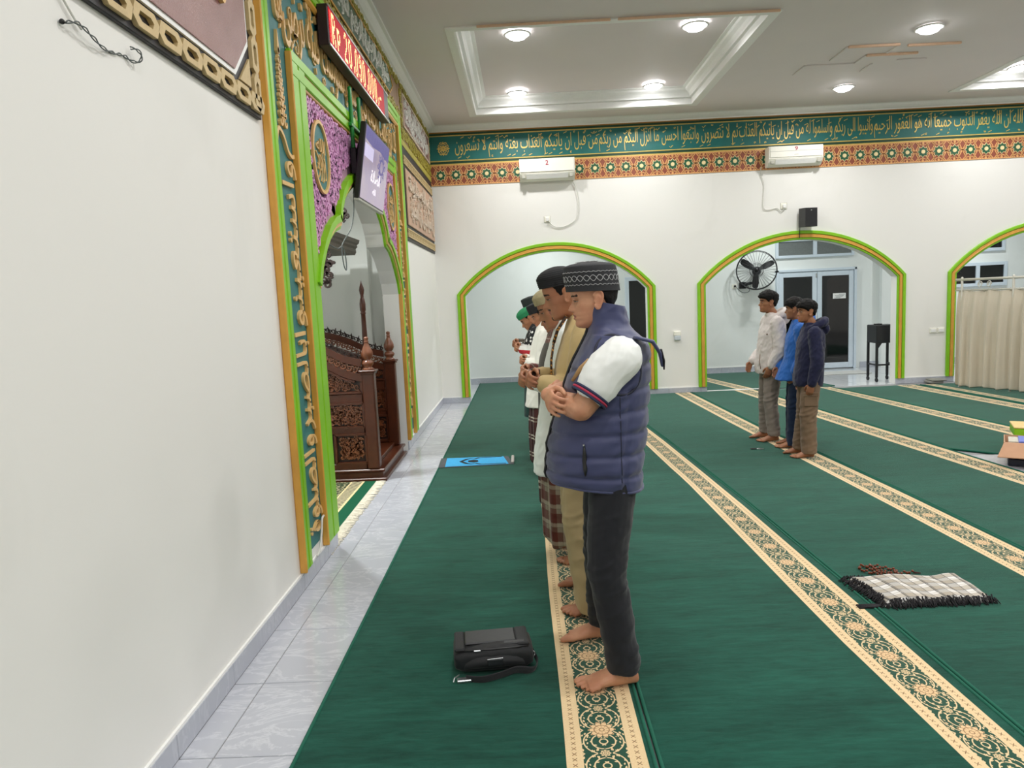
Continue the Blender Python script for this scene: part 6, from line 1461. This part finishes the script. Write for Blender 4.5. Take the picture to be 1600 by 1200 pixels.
q = NT('batik_trim'); v = q.voronoi(q.obj(), 70, 'F1'); q.base(q.mix(q.math('LESS_THAN', v, .36), C('#33200f'), C('#c98d3c')), .8); BATIK = q.mat
# 2: ribbed black cap, sand shirt with batik collar, khaki trousers
p = Person('man in ribbed black cap and sand robe with batik collar, standing second in the row', (1.555, 3.57, .012), WEST, M['skin2'], 1.03, .30, .04, 1.53, .085, nose=1.15, moustache=2)
stand(p, -.045, .17, 1.05); arms = folded(p, 1.10, .22); p.eyes()
p.hair(hairline(.06, -.004, -.045), .014)
p.cap('dome', mat('black_knit', '#191a1c', .85, var=.1), .042, .16, .137, 'ribs', .011)
sand = cloth('sand_cotton', '#c5ad7b', .85, .06)
sweater(p, TOP(1.02, .74, 1.0), arms, sand, .006, .0085, name='robe'); collar(p, BATIK)
mb = MB(); mb.tube([(.135, .035, 1.30), (.15, .04, 1.22), (.155, .04, 1.12), (.16, .04, .95)], [(.022, .006)]*4, 8, up=(0, 1, 0)); mb.tube([(.07, .05, 1.425), (.115, .04, 1.36), (.135, .035, 1.30)], [(.02, .008)]*3, 8, up=(0, 1, 0)); p.part('batik_placket', mb, BATIK)
pants(p, None, [((0, .09, .82), (.035, .13, .46), (-.03, .17, .035), .10, .098, .112), ((0, -.09, .82), (.035, -.13, .46), (-.03, -.17, .035), .10, .092, .098)], cloth('khaki_cloth', '#b5a178', .8, .07), (.97, .14, .16), .009, .008); p.finish()
# 3: elderly man, pale knit cap, white shirt, plaid sarong
sar = plaid('maroon_plaid', '#8b8171', [(.5, .25, '#5f2820', 'u', .75), (.5, .25, '#5a241d', 'v', .75), (.0, .02, '#4a3a30', 'u', .7), (.0, .02, '#4a3a30', 'v', .7), (.12, .10, '#b5ad98', 'u', .35), (.12, .10, '#b5ad98', 'v', .35)], .115, .115)
def sarong(P_, mat_, z1=.95, z0=.10, k=1.0, wr=.012):
    mb = MB(); tabloft(mb, [(z0, .02, .15*k, .135*k, .18*k), (z0+.05, .02, .155*k, .14*k, .185*k), (.5, .015, .16*k, .145*k, .195*k), (.8, .0, .15*k, .15*k, .19*k), (z1, 0, .135*k, .135*k, .165*k)], 60)
    me = remesh(mb, .009, 2, .5, 'sarong')
    for v in me.vertices:
        a = math.atan2(v.co.y, v.co.x); f_ = sst(.9, .4, v.co.z); v.co += v.normal*(wr*f_*(math.sin(a*7+1.4*math.sin(a*3))+.6*math.sin(a*13+2)))
        if v.co.z < z0+.03: v.co.z += .018*math.sin(a*5+.5)
    P_.part('sarong', me, mat_)
p = Person('elderly man in pale cap, white shirt and maroon plaid sarong, third in the row', (1.515, 4.22, .012), WEST, M['skin2'], .985, .40, .05, 1.525, .068, nose=1.1, moustache=1)
stand(p, -.08, .14); arms = folded(p, 1.08, .235); p.eyes(); p.cap('dome', mat('olive_beige_knit', '#a79a78', .85, var=.12, vscale=50, bump=.3, bscale=300), .04, .12, .13, grow=.009)
p.hair(lambda x, y, z: hairline(.09, .012, -.04)(x, y, z), .010)
wsh = cloth('white_cotton', '#e9ece9', .85, .04)
sweater(p, [(.53, .02, .205, .15, .20), (.70, .02, .19, .15, .195)]+TOP(1.1, .82)[1:], arms, wsh, .007, .0085); collar(p, wsh)
sarong(p, sar, .95, .11); p.finish()
# 4: bareheaded man in checked brown shirt and grey waistcoat
chk = plaid('brown_check', '#6b4a42', [(.5, .2, '#7d2f30', 'u', .6), (.5, .2, '#4b4038', 'v', .6), (.05, .025, '#d6cfc2', 'u', .8), (.15, .02, '#d6cfc2', 'v', .8)], .06, .09)
p = Person('man in brown checked shirt under the dark waistcoat, fourth in the row', (1.50, 5.0, .012), WEST, M['skin2'], .94, .38, .03, 1.53, .03)
stand(p, -.08, .13); arms = folded(p, 1.10, .225); p.eyes(); p.hair(hairline(.058, .008, -.045), .014)
sweater(p, TOP(1.0, .78), arms, chk, .006, .009); collar(p, chk)
mb = MB(); tabloft(mb, [(.80, .005, .155, .15, .195), (1.05, 0, .152, .142, .19), (1.2, -.01, .148, .142, .195), (1.3, -.02, .125, .135, .19), (1.38, -.02, .085, .10, .13)], 40); p.part('waistcoat', mb, cloth('dark_grey_wool', '#4a463f', .85))
sarong(p, plaid('dark_plaid', '#3a2220', [(.2, .05, '#cfc6b4', 'v', .75), (.42, .05, '#cfc6b4', 'v', .75), (.5, .18, '#56342c', 'u', .6), (.1, .03, '#b8ad9a', 'u', .7)], .12, .20), .93, .10, .98); p.finish()
# 5: black cap, white robe, watch
p = Person('man in plain black cap and long white tunic with dark wristwatch, fifth in row', (1.445, 6.28, .012), WEST, M['skin2'], .93, .42, .04, 1.52, .02)
stand(p, -.08, .13); arms = folded(p, 1.08, .18); p.eyes(); p.cap('flat', mat('black_velvet', '#18181b', .9, var=.1), .038, .13, .135, grow=.010)
p.hair(lambda x, y, z: hairline(.09, .012, -.04)(x, y, z), .009)
crm = cloth('off_white_tunic', '#e4e2d8', .85, .05)
sweater(p, [(.66, .02, .18, .15, .195), (.75, .02, .17, .15, .19)]+TOP(1.05, .84)[1:], arms, crm, .007, .009, name='tunic'); collar(p, crm)
mb = MB(); wv = Vector((.165, .06, 1.09)); mb.tube([tuple(wv+Vector((.033*math.cos(a), .012*math.sin(a)*.3, .033*math.sin(a)))) for a in [i*PI/10 for i in range(21)]], .007, 6, caps=False); p.part('wristwatch', mb, M['dark'])
sarong(p, plaid('deep_red_plaid', '#35191b', [(.15, .04, '#cfc6b4', 'v', .75), (.33, .04, '#cfc6b4', 'v', .75), (.5, .2, '#4c2a26', 'u', .7), (.1, .03, '#c2b7a4', 'u', .7)], .13, .17), .93, .12, .97); p.finish()
# 6: green cap, black white and red printed shirt
q = NT('printed_shirt'); o_ = q.sep(q.obj()); v = q.voronoi(q.obj(), 26, 'F1'); c = q.mix(q.math('LESS_THAN', v, .33), C('#17181b'), C('#e6e4df'))
c = q.mix(q.math('LESS_THAN', o_[2], 1.22), c, C('#e4e2dd')); c = q.mix(q.math('LESS_THAN', o_[2], 1.17), c, C('#b3202c')); c = q.mix(q.math('LESS_THAN', o_[2], 1.13), c, C('#2b2a2a')); q.base(c, .85); PRN = q.mat
p = Person('man in green skullcap and black, white and red printed shirt far down the row', (1.385, 6.92, .012), WEST, M['skin2'], .925, .60, .02, 1.48, .065)
stand(p, -.08, .13); arms = folded(p, 1.16, .17); p.eyes(); p.cap('dome', mat('green_knit', '#1f7a4c', .85, var=.1, vscale=50, bump=.3, bscale=300), .036, .10, .128, grow=.008)
p.hair(lambda x, y, z: hairline(.09, .012, -.04)(x, y, z), .006)
sweater(p, TOP(1.0, .80), arms, PRN, .006, .009); collar(p, PRN)
mb = MB(); tabloft(mb, [(.46, .01, .145, .14, .17), (.7, .0, .145, .14, .172), (.92, 0, .138, .132, .172)], 40); p.part('long_shirt_tail', mb, cloth('dark_green_shirting', '#1d3a35', .85))
pants(p, None, [((0, .09, .82), (.02, .11, .46), (-.06, .13, .05), .10, .085, .08), ((0, -.09, .82), (.02, -.11, .46), (-.06, -.13, .05), .10, .085, .08)], cloth('dark_green_cloth', '#16302c', .8), (.97, .135, .16), .007, .009); p.finish()
# 7: last man, dark grey soft cap
p = Person('farthest man of the row, only his dark grey cap showing above the green one', (1.44, 7.6, .012), WEST, M['skin2'], .955, .35, .02, 1.53, .06)
stand(p, -.08, .13); arms = folded(p, 1.12, .25); p.eyes(); p.cap('flat', mat('charcoal_felt', '#2b3130', .9, var=.1), .034, .13, .137, grow=.013)
gr = cloth('olive_shirt_cloth', '#5b5548', .85); sweater(p, TOP(1.0, .80), arms, gr, .006, .010); collar(p, gr)
pants(p, None, [((0, .09, .82), (.02, .11, .46), (-.06, .13, .05), .10, .085, .08), ((0, -.09, .82), (.02, -.11, .46), (-.06, -.13, .05), .10, .085, .08)], cloth('charcoal_trouser_cloth', '#1c2426', .8), (.97, .135, .16), .007, .010); p.finish()
# ================= three boys on the second stripe
def boyhair(P_, fringe=.040, th=.026):
    P_.hair(hairline(fringe, .004, -.055), th, 'hair', .008); P_.dn = .35
def hoodie(P_, tab, arms, mat_, nm='hoodie', back=1.0):
    def hd(mb):
        pts = []
        for i in range(25):
            a = lerp(-2.55, 2.55, i/24); r = .105; pts.append((-.045-r*math.cos(a)*.98, r*1.05*math.sin(a), 1.405+.035*math.cos(a)*back-.035*(1-math.cos(a))*.3))
        mb.tube(pts, [lerp(.024, .048, (1+math.cos(lerp(-2.55, 2.55, i/24)))/2) for i in range(25)], 14, round_=True)
        mb.ball((-.155, 0, 1.36), (.045, .085, .065), 10)
    return sweater(P_, tab, arms, mat_, .009, .0075, hd, nm)
def band(P_, z, xc, rf, rb_, ry, mat_, nm='hem_rib', h=.05):
    mb = MB(); rr = [ring_z(z+dz, xc, rf*k, rb_*k, ry*k, 60, 2.3) for dz, k in ((-h/2, .95), (-h/2+.008, 1.0), (h/2-.008, 1.0), (h/2, .95))]; mb.loft(rr); P_.part(nm, mb, mat_)
HT = lambda w: [(.76, .01, .150*w, .145*w, .175*w), (.83, .01, .155*w, .150*w, .185*w), (1.0, .0, .145*w, .145*w, .185), (1.2, -.01, .135, .14, .19), (1.31, -.02, .105, .125, .175), (1.375, -.02, .08, .09, .115), (1.415, -.01, .062, .065, .07), (1.43, -.01, .055, .055, .06)]
# boy in white hoodie
p = Person('taller boy in white hoodie and grey trousers, far end of the three boys', (3.79, 7.33, .012), WEST-.05, M['skin3'], .915, -.02, 0, 1.548, .03, nose=.95)
p.torso(); p.leg(1, (0, .085, .86), (.03, .10, .46), (-.0, .11, .07), .15); p.leg(-1, (0, -.085, .86), (.03, -.10, .46), (.03, -.12, .07), -.1)
sL, eL, wL = (-.01, .185, 1.33), (-.03, .235, 1.04), (.06, .205, .84); sR, eR, wR = (-.01, -.185, 1.33), (-.0, -.23, 1.04), (.19, -.12, .87)
p.arm(sL, eL, wL, .04, .034); p.arm(sR, eR, wR, .04, .034); hand(p.mb, wL, (.35, -.18, -.9), (-.1, -1, .1), (1, 0, .2), .35, .98); hand(p.mb, wR, (.45, .35, -.9), (-.2, 1, .1), (1, 0, .4), .4, .95)
p.eyes(.3); boyhair(p, .040)
gw = cloth('oat_white_fleece', '#d8d0cc', .9, .04, 8, 600, .15)
hoodie(p, HT(1.02), [([sL, lerp3(sL, eL, .5), eL, lerp3(eL, wL, .5), lerp3(eL, wL, .88)], [.072, .070, .068, .060, .050]), ([sR, lerp3(sR, eR, .5), eR, lerp3(eR, wR, .5), lerp3(eR, wR, .88)], [.072, .070, .066, .058, .050])], gw)
mb = MB(); mb.tube([(.145, .10, .98), (.16, .12, .90), (.15, .14, .82)], [(.004, .004)]*3, 6); mb.ball((.085, .155, 1.20), (.008, .006, .010), 6); p.part('chest_mark', mb, mat('brown_patch', '#6b4f3a', .7))
pants(p, None, [((0, .085, .80), (.035, .10, .46), (-.0, .11, .075), .098, .078, .068), ((0, -.085, .80), (.035, -.10, .46), (.03, -.12, .075), .098, .078, .068)], cloth('grey_canvas', '#8b8078', .85, .08), (.95, .13, .155), .011, .008); p.finish()
# boy in blue jacket, mostly hidden
p = Person('boy in bright blue jacket and dark jeans, between the other two boys', (3.92, 6.97, .012), WEST-.25, M['skin3'], .87, .05, -.25, 1.548, .03)
p.torso(); p.leg(1, (0, .085, .86), (.03, .10, .46), (.06, .11, .07), .1); p.leg(-1, (0, -.085, .86), (.03, -.10, .46), (.03, -.12, .07), -.1)
sL, eL, wL = (-.01, .185, 1.33), (-.04, .22, 1.04), (.05, .18, .84); sR, eR, wR = (-.01, -.185, 1.33), (.03, -.22, 1.04), (.19, -.10, .88)
p.arm(sL, eL, wL, .04, .034); p.arm(sR, eR, wR, .04, .034); hand(p.mb, wL, (.3, -.2, -.9), (-.1, -1, .1), (1, 0, .2), .4, .95); hand(p.mb, wR, (.45, .35, -.9), (-.2, 1, .1), (1, 0, .4), .4, .95)
p.eyes(.3); boyhair(p, .036)
bl = cloth('bright_blue_nylon', '#2c66b6', .6, .07, 8, 300, .1)
hoodie(p, [(.76, .05, .19, .16, .19), (.82, .035, .18, .155, .19)]+HT(1.0)[2:], [([sL, lerp3(sL, eL, .5), eL, lerp3(eL, wL, .5), lerp3(eL, wL, .88)], [.072, .070, .066, .06, .05]), ([sR, lerp3(sR, eR, .5), eR, lerp3(eR, wR, .5), lerp3(eR, wR, .88)], [.072, .070, .066, .06, .05])], bl, 'jacket')
pants(p, None, [((0, .085, .80), (.035, .10, .46), (.05, .11, .04), .095, .080, .075), ((0, -.085, .80), (.035, -.10, .46), (.03, -.12, .04), .095, .080, .075)], cloth('dark_denim', '#1c2a44', .85, .12, 9, 700), (.95, .13, .155), .008, .008); p.finish()
# boy in navy hoodie
p = Person('nearest boy in navy hoodie and brown cargo trousers on the carpet stripe', (3.87, 6.55, .012), WEST-.18, M['skin3'], .86, .0, .22, 1.548, .03, nose=.85)
p.torso(); p.leg(1, (0, .085, .86), (.02, .10, .46), (.02, .11, .07), .2); p.leg(-1, (0, -.085, .86), (.03, -.10, .46), (.07, -.11, .07), .0)
sL, eL, wL = (-.015, .185, 1.33), (-.03, .235, 1.03), (.02, .235, .80); sR, eR, wR = (-.01, -.185, 1.33), (-.02, -.23, 1.03), (.05, -.21, .80)
p.arm(sL, eL, wL, .04, .034); p.arm(sR, eR, wR, .04, .034); hand(p.mb, wL, (.22, -.12, -1), (-.2, -1, .1), (1, 0, .1), .55, 1.0, 0, .8); hand(p.mb, wR, (.22, .12, -1), (-.2, 1, .1), (1, 0, .1), .5, .95)
p.eyes(.3); boyhair(p, .034, .024)
nv = cloth('navy_fleece', '#23253f', .9, .08, 8, 600, .12)
hoodie(p, HT(.98), [([sL, lerp3(sL, eL, .5), eL, lerp3(eL, wL, .5), lerp3(eL, wL, .95)], [.070, .068, .066, .058, .046]), ([sR, lerp3(sR, eR, .5), eR, lerp3(eR, wR, .5), lerp3(eR, wR, .95)], [.070, .068, .066, .058, .046])], nv)
brc = cloth('brown_canvas', '#7a6450', .85, .08)
pants(p, None, [((0, .085, .80), (.03, .105, .46), (.02, .11, .06), .100, .086, .080), ((0, -.085, .80), (.03, -.10, .46), (.07, -.11, .06), .100, .086, .080)], brc, (.95, .13, .155), .010, .008)
mb = MB(); mb.bbox(-.05, .09, .178, .196, .56, .70, .008).bbox(-.055, .095, .185, .203, .665, .71, .006); p.part('cargo_pocket', mb, brc, False); p.finish()
bpy.data.scenes.remove(TMP)
